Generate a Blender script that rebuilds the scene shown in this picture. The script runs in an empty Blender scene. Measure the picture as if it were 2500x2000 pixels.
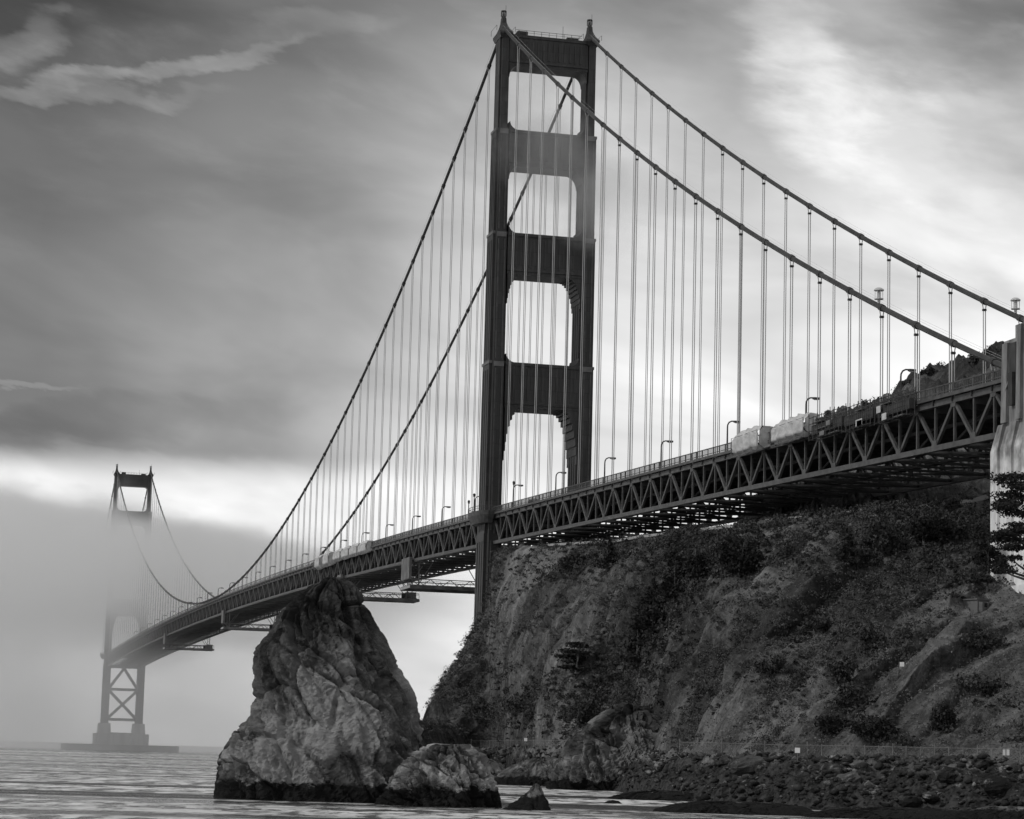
import bpy, math, random
import numpy as np
from mathutils import Matrix, Vector

random.seed(7)
RNG = np.random.default_rng(11)
SC = bpy.context.scene
COL = SC.collection

# ------------------------------------------------------------------ camera
CAM = np.array([695.012, -183.850, 5.812])
FWD = np.array([-0.95964992, 0.24319153, 0.14117332])
RIGHT = np.array([0.24926274, 0.96806576, 0.02677253])
UP = np.array([0.13015421, -0.06088151, 0.98962282])
FOC = 5901.78                      # focal length in units of a 2500 wide frame
cd = bpy.data.cameras.new('camera')
cd.sensor_width = 36.0
cd.lens = FOC / 2500.0 * 36.0
cd.clip_start = 1.0
cd.clip_end = 80000.0
co = bpy.data.objects.new('camera', cd)
COL.objects.link(co)
co.matrix_world = Matrix(((RIGHT[0], UP[0], -FWD[0], CAM[0]),
                          (RIGHT[1], UP[1], -FWD[1], CAM[1]),
                          (RIGHT[2], UP[2], -FWD[2], CAM[2]),
                          (0, 0, 0, 1)))
SC.camera = co

# ------------------------------------------------------------------ world, sun, exposure
SUN_AZ, SUN_EL = math.radians(277), math.radians(40)
w = bpy.data.worlds.new('World')
SC.world = w
w.cycles.sampling_method = 'MANUAL'
w.cycles.sample_map_resolution = 256
w.use_nodes = True
NT = w.node_tree
NT.nodes.clear()


def nd(nt, typ, **kw):
    n = nt.nodes.new(typ)
    for k, v in kw.items():
        if k.startswith('i_'):
            key = k[2:]
            key = int(key) if key.isdigit() else key.replace('_', ' ')
            n.inputs[key].default_value = v
        else:
            setattr(n, k, v)
    return n


def mth(nt, op, a, b=None, c=None, clamp=False):
    n = nt.nodes.new('ShaderNodeMath')
    n.operation = op
    n.use_clamp = clamp
    for i, v in enumerate((a, b, c)):
        if v is None:
            continue
        if isinstance(v, (int, float)):
            n.inputs[i].default_value = v
        else:
            nt.links.new(v, n.inputs[i])
    return n.outputs[0]


def ramp(nt, fac, stops, interp='EASE'):
    n = nt.nodes.new('ShaderNodeValToRGB')
    n.color_ramp.interpolation = interp
    el = n.color_ramp.elements
    while len(el) < len(stops):
        el.new(0.5)
    for e, (p, v) in zip(el, stops):
        e.position = p
        e.color = (v, v, v, 1)
    nt.links.new(fac, n.inputs[0])
    return n.outputs[0]


def maprange(nt, v, a, b, c, d, smooth=True):
    n = nt.nodes.new('ShaderNodeMapRange')
    n.interpolation_type = 'SMOOTHSTEP' if smooth else 'LINEAR'
    n.clamp = True
    for i, x in zip((1, 2, 3, 4), (a, b, c, d)):
        n.inputs[i].default_value = x
    nt.links.new(v, n.inputs[0])
    return n.outputs[0]


def build_world():
    nt = NT
    L = nt.links.new
    geo = nd(nt, 'ShaderNodeTexCoord')
    sky = nd(nt, 'ShaderNodeTexSky', sky_type='NISHITA', sun_disc=False)
    sky.sun_elevation = SUN_EL
    sky.sun_rotation = math.pi / 2 - SUN_AZ
    sky.air_density = 1.0
    sky.dust_density = 4.0
    bw = nd(nt, 'ShaderNodeRGBToBW')
    L(sky.outputs[0], bw.inputs[0])
    sep = nd(nt, 'ShaderNodeSeparateXYZ')
    L(geo.outputs['Generated'], sep.inputs[0])
    X, Y, Z = sep.outputs
    zc = mth(nt, 'MAXIMUM', Z, 0.0)
    # azimuth in radians turned so that 0 is the middle of the strait
    az = mth(nt, 'ARCTAN2', mth(nt, 'MULTIPLY', mth(nt, 'ADD', mth(nt, 'MULTIPLY', X, -0.2455), mth(nt, 'MULTIPLY', Y, -0.9694)), -1.0),
             mth(nt, 'ADD', mth(nt, 'MULTIPLY', X, -0.9694), mth(nt, 'MULTIPLY', Y, 0.2455)))
    el = mth(nt, 'ARCSINE', Z)
    # overcast base by elevation: pale at the horizon, grey overhead
    base = ramp(nt, mth(nt, 'MULTIPLY', el, 1.0 / 1.5708), [(0.0, 1.0), (0.06, 1.0), (0.10, 0.92), (0.145, 0.62), (0.20, 0.36), (0.45, 0.42), (1.0, 0.60)], 'LINEAR')
    # broad brightening towards the west, darker towards the open sea in the east
    side = ramp(nt, mth(nt, 'ADD', mth(nt, 'MULTIPLY', az, 0.5 / 3.1416), 0.5), [(0.0, 0.85), (0.25, 0.65), (0.44, 0.26), (0.467, 0.22), (0.484, 0.38), (0.5, 0.84), (0.516, 1.0), (0.56, 1.03), (0.75, 0.9), (1.0, 0.85)])
    # east side darkening only works above the pale horizon band
    low = maprange(nt, el, 0.105, 0.121, 1.0, 0.0)
    side2 = mth(nt, 'ADD', mth(nt, 'MULTIPLY', side, mth(nt, 'SUBTRACT', 1.0, low)), mth(nt, 'MULTIPLY', low, 0.97))
    # cloud noise on a stretched dome
    cmb = nd(nt, 'ShaderNodeCombineXYZ')
    L(az, cmb.inputs[0])
    L(mth(nt, 'ADD', mth(nt, 'MULTIPLY', el, 2.6), mth(nt, 'MULTIPLY', az, 0.45)), cmb.inputs[1])
    n1 = nd(nt, 'ShaderNodeTexNoise', i_Scale=6.5, i_Detail=4.0, i_Roughness=0.5, i_Distortion=0.5)
    L(cmb.outputs[0], n1.inputs['Vector'])
    n2 = nd(nt, 'ShaderNodeTexNoise', i_Scale=20.0, i_Detail=8.0, i_Roughness=0.58, i_Distortion=0.25)
    L(cmb.outputs[0], n2.inputs['Vector'])
    big = maprange(nt, n1.outputs[0], 0.3, 0.7, 0.80, 1.22)
    fine = maprange(nt, n2.outputs[0], 0.45, 0.78, 0.0, 1.0)

    n3 = nd(nt, 'ShaderNodeTexNoise', i_Scale=22.0, i_Detail=5.0, i_Roughness=0.55)
    L(cmb.outputs[0], n3.inputs['Vector'])
    s3 = nd(nt, 'ShaderNodeSeparateColor')
    L(n3.outputs['Color'], s3.inputs[0])
    azw = mth(nt, 'ADD', az, mth(nt, 'MULTIPLY', mth(nt, 'SUBTRACT', s3.outputs[0], 0.5), 0.055))
    elw = mth(nt, 'ADD', el, mth(nt, 'MULTIPLY', mth(nt, 'SUBTRACT', s3.outputs[1], 0.5), 0.036))
    tex = maprange(nt, n2.outputs[0], 0.34, 0.66, 0.6, 1.12)

    def blob(a0, e0, sa, se, rot=0.0):
        da = mth(nt, 'SUBTRACT', azw, a0)
        de = mth(nt, 'SUBTRACT', elw, e0)
        c, s = math.cos(rot), math.sin(rot)
        u = mth(nt, 'ADD', mth(nt, 'MULTIPLY', da, c / sa), mth(nt, 'MULTIPLY', de, s / sa))
        v = mth(nt, 'ADD', mth(nt, 'MULTIPLY', de, c / se), mth(nt, 'MULTIPLY', da, -s / se))
        # warp the edge with the cloud noise
        wv = mth(nt, 'MULTIPLY', mth(nt, 'SUBTRACT', n2.outputs[0], 0.5), 1.2)
        q = mth(nt, 'ADD', mth(nt, 'ADD', mth(nt, 'MULTIPLY', u, u), mth(nt, 'MULTIPLY', v, v)), wv)
        return mth(nt, 'MULTIPLY', maprange(nt, q, -0.2, 3.2, 1.0, 0.0), tex)

    f = FOC

    def ae(px, py):
        d = FWD * f + RIGHT * (px - 1250) - UP * (py - 1000)
        d /= np.linalg.norm(d)
        return (math.atan2(-(d[0] * -0.2455 + d[1] * -0.9694), d[0] * -0.9694 + d[1] * 0.2455), math.asin(d[2]))

    val = mth(nt, 'MULTIPLY', mth(nt, 'MULTIPLY', base, side2), big)
    for (px, py, sx, sy, rot, amp) in CLOUDS:
        a0, e0 = ae(px, py)
        b = blob(a0, e0, sx / f, sy / f, rot)
        val = mth(nt, 'ADD', val, mth(nt, 'MULTIPLY', b, amp))
    val = mth(nt, 'ADD', val, mth(nt, 'MULTIPLY', mth(nt, 'MULTIPLY', fine, maprange(nt, el, 0.1, 0.3, 0.0, 1.0)), 0.05))
    val = mth(nt, 'MAXIMUM', val, 0.05)
    # overcast covers nearly all of the clear sky behind it
    tot = mth(nt, 'ADD', mth(nt, 'MULTIPLY', val, 10.0 * 0.93), mth(nt, 'MULTIPLY', bw.outputs[0], 0.12))
    bg = nd(nt, 'ShaderNodeBackground', i_Strength=0.1)
    out = nd(nt, 'ShaderNodeOutputWorld')
    L(tot, bg.inputs[0])
    L(bg.outputs[0], out.inputs[0])


# cloud patches: place in the sky, half size, tilt, brightness
CLOUDS = [
    (2080, 270, 190, 110, -0.6, 0.32), (1950, 110, 130, 70, -0.9, 0.18), (2230, 340, 190, 110, -0.2, 0.17), (2360, 560, 330, 100, 0.0, 0.20),
    (150, 235, 240, 20, 0.05, 0.13), (430, 165, 220, 18, 0.26, 0.16), (65, 112, 70, 46, 0.5, 0.14), (760, 60, 160, 30, 0.2, 0.06), (60, 930, 110, 8, -0.1, 0.12),
    (260, 1160, 520, 34, 0.0, 0.10), (60, 1225, 120, 40, 0.0, -0.25), (2440, 60, 200, 110, -0.3, -0.20), (1640, 60, 190, 110, 0.3, -0.10),
    (120, 20, 260, 60, 0.1, -0.05), (250, 1030, 360, 36, 0.05, -0.05), (1500, 480, 260, 300, 0.2, 0.12),
]
build_world()

sd = bpy.data.lights.new('sun', 'SUN')
sd.energy = 1.5
sd.angle = math.radians(10)
sd.color = (1.0, 0.995, 0.985)
so = bpy.data.objects.new('sun', sd)
COL.objects.link(so)
sdir = Vector((math.cos(SUN_AZ) * math.cos(SUN_EL), math.sin(SUN_AZ) * math.cos(SUN_EL), math.sin(SUN_EL)))
so.rotation_euler = sdir.to_track_quat('Z', 'Y').to_euler()
so.location = (300, -500, 500)

vs = SC.view_settings
vs.view_transform = 'Standard'
vs.look = 'None'
vs.exposure = 0.0
vs.gamma = 1.0
vs.use_curve_mapping = False
cy = SC.cycles
cy.use_denoising = True
cy.use_adaptive_sampling = True
cy.adaptive_threshold = 0.02
cy.max_bounces = 16
cy.diffuse_bounces = 2
cy.glossy_bounces = 3
cy.transparent_max_bounces = 24
cy.volume_bounces = 16
cy.volume_step_rate = 0.35
cy.volume_max_steps = 256
cy.caustics_reflective = False
cy.caustics_refractive = False

# ------------------------------------------------------------------ helpers


def at(px, py, D):
    """point seen at a spot of the 2500x2000 frame, D metres away over the ground"""
    d = FWD * FOC + RIGHT * (px - 1250) - UP * (py - 1000)
    return CAM + d * (D / math.hypot(d[0], d[1]))


def at_z(px, z, D):
    lo = at(px, 1840, D)
    p = lo.copy()
    p[2] = z
    return p


def project(P):
    V = np.atleast_2d(P) - CAM
    zz = V @ FWD
    return 1250 + FOC * (V @ RIGHT) / zz, 1000 - FOC * (V @ UP) / zz, zz


def _hash(ix, iy, iz, seed):
    n = (ix * 374761393 + iy * 668265263 + iz * 1274126177 + seed * 974711) & 0xFFFFFFFF
    n = ((n ^ (n >> 13)) * 1274126177) & 0xFFFFFFFF
    n = (n ^ (n >> 16)) & 0xFFFFFFFF
    return n.astype(np.float64) / 4294967295.0


def vnoise(P, seed=0):
    P = np.asarray(P, float)
    i = np.floor(P).astype(np.int64)
    f = P - i
    f = f * f * f * (f * (f * 6 - 15) + 10)
    r = 0
    for dx in (0, 1):
        wx = f[:, 0] if dx else 1 - f[:, 0]
        for dy in (0, 1):
            wy = f[:, 1] if dy else 1 - f[:, 1]
            for dz in (0, 1):
                wz = f[:, 2] if dz else 1 - f[:, 2]
                r = r + wx * wy * wz * _hash(i[:, 0] + dx, i[:, 1] + dy, i[:, 2] + dz, seed)
    return r * 2 - 1


def fbm(P, octaves=5, lac=2.03, gain=0.5, seed=0, ridged=False):
    P = np.asarray(P, float)
    a, s, t = 1.0, 0.0, 0.0
    for o in range(octaves):
        n = vnoise(P, seed + o * 17)
        if ridged:
            n = 1 - 2 * np.abs(n)
        s = s + a * n
        t += a
        a *= gain
        P = P * lac + 13.7
    return s / t


def worley(P, seed=0):
    """distance to the nearest and second nearest feature point, and the id of the nearest cell"""
    P = np.asarray(P, float)
    i = np.floor(P).astype(np.int64)
    d1 = np.full(len(P), 9.0)
    d2 = np.full(len(P), 9.0)
    idc = np.zeros(len(P))
    for dx in (-1, 0, 1):
        for dy in (-1, 0, 1):
            for dz in (-1, 0, 1):
                a, b, c = i[:, 0] + dx, i[:, 1] + dy, i[:, 2] + dz
                q = np.stack([a + _hash(a, b, c, seed), b + _hash(a, b, c, seed + 1), c + _hash(a, b, c, seed + 2)], 1)
                d = np.sqrt(((q - P) ** 2).sum(1))
                nearer = d < d1
                d2 = np.where(nearer, d1, np.minimum(d2, d))
                idc = np.where(nearer, _hash(a, b, c, seed + 3), idc)
                d1 = np.where(nearer, d, d1)
    return d1, d2, idc


def facets(u_, v_, cell, seed):
    """random heights on a grid of triangles: flat planes meeting in sharp creases"""
    a = u_ / cell + 0.5 * v_ / cell
    b = v_ / cell
    i, j = np.floor(a).astype(np.int64), np.floor(b).astype(np.int64)
    fx, fy = a - i, b - j
    z0 = np.zeros_like(i)

    def r(ii, jj):
        return _hash(ii, jj, z0, seed) * 2 - 1
    h00, h10, h01, h11 = r(i, j), r(i + 1, j), r(i, j + 1), r(i + 1, j + 1)
    lo = h00 + (h10 - h00) * fx + (h01 - h00) * fy
    hi = h11 + (h01 - h11) * (1 - fx) + (h10 - h11) * (1 - fy)
    return np.where(fx + fy < 1, lo, hi)


def tag(o, label=None, cat=None, group=None, kind=None):
    if label:
        o['label'] = label
    if cat:
        o['category'] = cat
    if group:
        o['group'] = group
    if kind:
        o['kind'] = kind
    return o


def mesh_np(name, V, F, smooth=False):
    me = bpy.data.meshes.new(name)
    V = np.asarray(V, np.float32)
    F = np.asarray(F, np.int32)
    k = F.shape[1]
    me.vertices.add(len(V))
    me.vertices.foreach_set('co', V.ravel())
    me.loops.add(F.size)
    me.loops.foreach_set('vertex_index', F.ravel())
    me.polygons.add(len(F))
    me.polygons.foreach_set('loop_start', np.arange(0, F.size, k, dtype=np.int32))
    me.polygons.foreach_set('loop_total', np.full(len(F), k, np.int32))
    if smooth:
        me.polygons.foreach_set('use_smooth', np.ones(len(F), bool))
    me.update(calc_edges=True)
    return me


def link(name, me, mat, parent=None, loc=None):
    o = bpy.data.objects.new(name, me)
    COL.objects.link(o)
    if mat is not None and me is not None and len(me.materials) == 0:
        me.materials.append(mat)
    if parent is not None:
        o.parent = parent
    if loc is not None:
        o.location = loc
    return o


def empty(name, loc=(0, 0, 0), rz=0.0):
    o = bpy.data.objects.new(name, None)
    o.empty_display_size = 1.0
    COL.objects.link(o)
    o.location = loc
    o.rotation_euler = (0, 0, rz)
    return o


class MB:
    def __init__(self):
        self.v, self.f = [], []

    def box(self, x0, x1, y0, y1, z0, z1):
        b = len(self.v)
        self.v += [(x0, y0, z0), (x1, y0, z0), (x1, y1, z0), (x0, y1, z0), (x0, y0, z1), (x1, y0, z1), (x1, y1, z1), (x0, y1, z1)]
        self.f += [tuple(b + i for i in q) for q in ((0, 3, 2, 1), (4, 5, 6, 7), (0, 1, 5, 4), (1, 2, 6, 5), (2, 3, 7, 6), (3, 0, 4, 7))]
        return self

    def beam(self, p0, p1, w, h=None, up=(0, 0, 1)):
        h = w if h is None else h
        p0, p1 = np.array(p0, float), np.array(p1, float)
        d = p1 - p0
        d /= np.linalg.norm(d)
        u = np.array(up, float)
        if abs(d @ u) > 0.98:
            u = np.array((1.0, 0, 0))
        s = np.cross(d, u)
        s /= np.linalg.norm(s)
        u = np.cross(s, d)
        b = len(self.v)
        for p in (p0, p1):
            for a, c in ((-1, -1), (1, -1), (1, 1), (-1, 1)):
                self.v.append(tuple(p + s * a * w / 2 + u * c * h / 2))
        self.f += [tuple(b + i for i in q) for q in ((0, 1, 2, 3), (7, 6, 5, 4), (0, 4, 5, 1), (1, 5, 6, 2), (2, 6, 7, 3), (3, 7, 4, 0))]
        return self

    def tube(self, pts, r, n=6, caps=True):
        pts = [np.array(p, float) for p in pts]
        rs = r if hasattr(r, '__len__') else [r] * len(pts)
        b = len(self.v)
        prev = None
        for i, p in enumerate(pts):
            d = pts[min(i + 1, len(pts) - 1)] - pts[max(i - 1, 0)]
            d = d / (np.linalg.norm(d) + 1e-9)
            if prev is None:
                u = np.array((0, 0, 1.0)) if abs(d[2]) < 0.9 else np.array((1.0, 0, 0))
            else:
                u = prev
            s = np.cross(d, u)
            s /= np.linalg.norm(s) + 1e-9
            u = np.cross(s, d)
            prev = u
            for k in range(n):
                a = 2 * math.pi * k / n
                self.v.append(tuple(p + rs[i] * (math.cos(a) * s + math.sin(a) * u)))
        for i in range(len(pts) - 1):
            for k in range(n):
                a0, a1 = b + i * n + k, b + i * n + (k + 1) % n
                self.f.append((a0, a1, a1 + n, a0 + n))
        if caps:
            self.f.append(tuple(b + k for k in range(n))[::-1])
            self.f.append(tuple(b + (len(pts) - 1) * n + k for k in range(n)))
        return self

    def loft(self, rings):
        """rings: list of equally long closed polygons (3d points), capped"""
        b = len(self.v)
        n = len(rings[0])
        for r in rings:
            self.v += [tuple(q) for q in r]
        for i in range(len(rings) - 1):
            for k in range(n):
                a0, a1 = b + i * n + k, b + i * n + (k + 1) % n
                self.f.append((a0, a1, a1 + n, a0 + n))
        self.f.append(tuple(b + k for k in range(n))[::-1])
        self.f.append(tuple(b + (len(rings) - 1) * n + k for k in range(n)))
        return self

    def mesh(self, name, smooth=False):
        me = bpy.data.meshes.new(name)
        me.from_pydata(self.v, [], self.f)
        if smooth:
            me.polygons.foreach_set('use_smooth', np.ones(len(self.f), bool))
        me.update()
        return me

    def build(self, name, mat, parent=None, smooth=False, loc=None):
        return link(name, self.mesh(name, smooth), mat, parent, loc)


# ------------------------------------------------------------------ materials


def mat_new(name):
    m = bpy.data.materials.new(name)
    m.use_nodes = True
    nt = m.node_tree
    nt.nodes.clear()
    out = nd(nt, 'ShaderNodeOutputMaterial')
    b = nd(nt, 'ShaderNodeBsdfPrincipled')
    nt.links.new(b.outputs[0], out.inputs[0])
    return m, nt, b, out


def grey_mat(name, v0, v1, scale=0.3, rough=0.7, bump=0.0, bump_scale=2.0, stretch=(1, 1, 1), detail=6.0, contrast=(0.3, 0.7), spec=0.3):
    m, nt, b, out = mat_new(name)
    L = nt.links.new
    geo = nd(nt, 'ShaderNodeNewGeometry')
    mp = nd(nt, 'ShaderNodeMapping')
    mp.inputs['Scale'].default_value = stretch
    L(geo.outputs['Position'], mp.inputs[0])
    n = nd(nt, 'ShaderNodeTexNoise', i_Scale=scale, i_Detail=detail, i_Roughness=0.6)
    L(mp.outputs[0], n.inputs['Vector'])
    r = ramp(nt, n.outputs[0], [(contrast[0], v0), (contrast[1], v1)])
    L(r, b.inputs['Base Color'])
    b.inputs['Roughness'].default_value = rough
    b.inputs['Specular IOR Level'].default_value = spec
    if bump:
        n2 = nd(nt, 'ShaderNodeTexNoise', i_Scale=bump_scale, i_Detail=6.0, i_Roughness=0.65)
        L(geo.outputs['Position'], n2.inputs['Vector'])
        bp = nd(nt, 'ShaderNodeBump', i_Strength=bump, i_Distance=0.3)
        L(n2.outputs[0], bp.inputs['Height'])
        L(bp.outputs[0], b.inputs['Normal'])
    return m


M = {}
M['tower'] = grey_mat('tower_paint', 0.024, 0.06, 0.16, 0.55, stretch=(1, 1, 0.12))


def plate_mat():
    m, nt, b, out = mat_new('tower_paint')
    L = nt.links.new
    geo = nd(nt, 'ShaderNodeNewGeometry')
    sep = nd(nt, 'ShaderNodeSeparateXYZ')
    L(geo.outputs['Position'], sep.inputs[0])
    cmb = nd(nt, 'ShaderNodeCombineXYZ')
    L(mth(nt, 'ADD', sep.outputs[0], sep.outputs[1]), cmb.inputs[0])
    L(sep.outputs[2], cmb.inputs[1])
    br = nd(nt, 'ShaderNodeTexBrick', i_Scale=1.0, i_Mortar_Size=0.09, i_Brick_Width=1.9, i_Row_Height=4.2)
    br.inputs['Color1'].default_value = (0.75, 0.75, 0.75, 1)
    br.inputs['Color2'].default_value = (1.2, 1.2, 1.2, 1)
    br.inputs['Mortar'].default_value = (0.45, 0.45, 0.45, 1)
    L(cmb.outputs[0], br.inputs['Vector'])
    mp = nd(nt, 'ShaderNodeMapping')
    mp.inputs['Scale'].default_value = (1, 1, 0.1)
    L(geo.outputs['Position'], mp.inputs[0])
    n = nd(nt, 'ShaderNodeTexNoise', i_Scale=0.5, i_Detail=7.0, i_Roughness=0.65)
    L(mp.outputs[0], n.inputs['Vector'])
    c = ramp(nt, n.outputs[0], [(0.3, 0.013), (0.55, 0.03), (0.75, 0.06)], 'LINEAR')
    mx = nd(nt, 'ShaderNodeMix', data_type='RGBA', blend_type='MULTIPLY')
    mx.inputs[0].default_value = 1.0
    L(c, mx.inputs[6])
    L(br.outputs[0], mx.inputs[7])
    L(mx.outputs[2], b.inputs['Base Color'])
    b.inputs['Roughness'].default_value = 0.5
    return m


M['tower'] = plate_mat()
M['ledge'] = grey_mat('ledge_paint', 0.10, 0.16, 0.4, 0.6)
M['truss'] = grey_mat('truss_paint', 0.05, 0.09, 0.5, 0.5)
M['cable'] = grey_mat('cable_paint', 0.035, 0.06, 0.4, 0.5)
M['rope'] = grey_mat('rope_paint', 0.36, 0.46, 0.2, 0.6)
M['under'] = grey_mat('floor_steel', 0.03, 0.06, 0.3, 0.7)
M['road'] = grey_mat('asphalt', 0.04, 0.06, 0.5, 0.9)
M['rail'] = grey_mat('rail_paint', 0.05, 0.09, 0.6, 0.5)
M['lamp'] = grey_mat('lamp_paint', 0.04, 0.07, 1.0, 0.5)
M['lens'] = grey_mat('lamp_glass', 0.45, 0.55, 1.0, 0.3)
M['tarp'] = grey_mat('white_tarpaulin', 0.36, 0.55, 0.6, 0.8, bump=0.5, bump_scale=0.7)
M['traveler'] = grey_mat('traveler_steel', 0.08, 0.18, 0.3, 0.6)
M['white'] = grey_mat('white_paint', 0.7, 0.8, 1.0, 0.6)
M['bark'] = grey_mat('bark', 0.06, 0.14, 1.5, 0.9)
M['wallgrey'] = grey_mat('pale_concrete', 0.24, 0.36, 0.4, 0.85, stretch=(1, 1, 3))
M['fender'] = grey_mat('wet_concrete', 0.09, 0.16, 0.1, 0.8)
M['pier'] = grey_mat('pier_concrete', 0.18, 0.32, 0.12, 0.85, stretch=(1, 1, 0.2))
M['car'] = grey_mat('car_paint', 0.5, 0.7, 1.0, 0.3)
M['darkglass'] = grey_mat('dark_glass', 0.02, 0.03, 1.0, 0.1)
M['post'] = grey_mat('galvanised_post', 0.12, 0.2, 1.0, 0.6)


def pylon_mat():
    m, nt, b, out = mat_new('pylon_concrete')
    L = nt.links.new
    geo = nd(nt, 'ShaderNodeNewGeometry')
    sep = nd(nt, 'ShaderNodeSeparateXYZ')
    L(geo.outputs['Position'], sep.inputs[0])
    mp = nd(nt, 'ShaderNodeMapping')
    mp.inputs['Scale'].default_value = (1, 1, 0.22)
    L(geo.outputs['Position'], mp.inputs[0])
    n = nd(nt, 'ShaderNodeTexNoise', i_Scale=0.55, i_Detail=8.0, i_Roughness=0.65)
    L(mp.outputs[0], n.inputs['Vector'])
    n2 = nd(nt, 'ShaderNodeTexNoise', i_Scale=0.35, i_Detail=3.0)
    L(geo.outputs['Position'], n2.inputs['Vector'])
    br = nd(nt, 'ShaderNodeTexVoronoi', i_Scale=0.75, distance='CHEBYCHEV')
    L(geo.outputs['Position'], br.inputs['Vector'])
    # concrete turns paler low down, with a blotchy edge
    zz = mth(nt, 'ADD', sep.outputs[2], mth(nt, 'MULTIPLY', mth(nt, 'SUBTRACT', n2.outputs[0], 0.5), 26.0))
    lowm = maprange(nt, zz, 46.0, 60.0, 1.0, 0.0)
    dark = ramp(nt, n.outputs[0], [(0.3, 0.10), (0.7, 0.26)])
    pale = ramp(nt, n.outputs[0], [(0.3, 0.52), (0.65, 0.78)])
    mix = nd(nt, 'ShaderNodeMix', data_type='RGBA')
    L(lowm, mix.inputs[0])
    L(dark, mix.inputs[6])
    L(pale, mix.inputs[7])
    L(mix.outputs[2], b.inputs['Base Color'])
    b.inputs['Roughness'].default_value = 0.85
    return m


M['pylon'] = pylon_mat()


def rock_mat(name, v0, v1, tide=2.0, scale=0.12):
    m, nt, b, out = mat_new(name)
    L = nt.links.new
    geo = nd(nt, 'ShaderNodeNewGeometry')
    sep = nd(nt, 'ShaderNodeSeparateXYZ')
    L(geo.outputs['Position'], sep.inputs[0])
    n = nd(nt, 'ShaderNodeTexNoise', i_Scale=scale * 2.2, i_Detail=9.0, i_Roughness=0.68, i_Distortion=0.2)
    L(geo.outputs['Position'], n.inputs['Vector'])
    mp = nd(nt, 'ShaderNodeMapping')
    mp.inputs['Rotation'].default_value = (-0.6, 0.2, 0.3)
    mp.inputs['Scale'].default_value = (0.55, 1.0, 1.5)
    L(geo.outputs['Position'], mp.inputs[0])
    n2 = nd(nt, 'ShaderNodeTexNoise', i_Scale=0.6, i_Detail=8.0, i_Roughness=0.7, i_Distortion=0.3)
    L(mp.outputs[0], n2.inputs['Vector'])
    at_ = nd(nt, 'ShaderNodeAttribute', attribute_name='tone')
    s = mth(nt, 'ADD', mth(nt, 'ADD', mth(nt, 'MULTIPLY', n.outputs[0], 0.52), mth(nt, 'MULTIPLY', n2.outputs[0], 0.18)), mth(nt, 'MULTIPLY', at_.outputs['Fac'], 0.30))
    c = ramp(nt, s, [(0.34, v0), (0.50, v0 * 0.62 + v1 * 0.38), (0.66, v1)], 'LINEAR')
    # light on the lower faces painted in as pale patches, fading upward
    n3 = nd(nt, 'ShaderNodeTexNoise', i_Scale=0.33, i_Detail=7.0, i_Roughness=0.7)
    L(geo.outputs['Position'], n3.inputs['Vector'])
    pale = maprange(nt, n3.outputs[0], 0.53, 0.66, 0.0, 1.0)
    lowz = maprange(nt, sep.outputs[2], 3.0, 15.0, 1.0, 0.12)
    mixp = nd(nt, 'ShaderNodeMix', data_type='RGBA')
    L(mth(nt, 'MULTIPLY', mth(nt, 'MULTIPLY', pale, lowz), 0.75), mixp.inputs[0])
    L(c, mixp.inputs[6])
    mixp.inputs[7].default_value = (v1 * 1.5, v1 * 1.5, v1 * 1.5, 1)
    # black weed below the tide line, ragged
    zz = mth(nt, 'ADD', sep.outputs[2], mth(nt, 'MULTIPLY', mth(nt, 'SUBTRACT', n2.outputs[0], 0.5), 4.0))
    wet = maprange(nt, zz, tide * 0.9, tide * 1.15, 1.0, 0.0)
    mix = nd(nt, 'ShaderNodeMix', data_type='RGBA')
    L(wet, mix.inputs[0])
    L(mixp.outputs[2], mix.inputs[6])
    mix.inputs[7].default_value = (0.012, 0.012, 0.012, 1)
    L(mix.outputs[2], b.inputs['Base Color'])
    b.inputs['Roughness'].default_value = 0.85
    b.inputs['Specular IOR Level'].default_value = 0.15
    bp = nd(nt, 'ShaderNodeBump', i_Strength=0.9, i_Distance=0.5)
    L(n2.outputs[0], bp.inputs['Height'])
    L(bp.outputs[0], b.inputs['Normal'])
    return m


M['rock'] = rock_mat('sea_stack_rock', 0.016, 0.25)
M['rock_pale'] = rock_mat('pale_shore_rock', 0.06, 0.34)
M['rock_dark'] = rock_mat('dark_shore_rock', 0.025, 0.19, tide=1.6)


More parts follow.
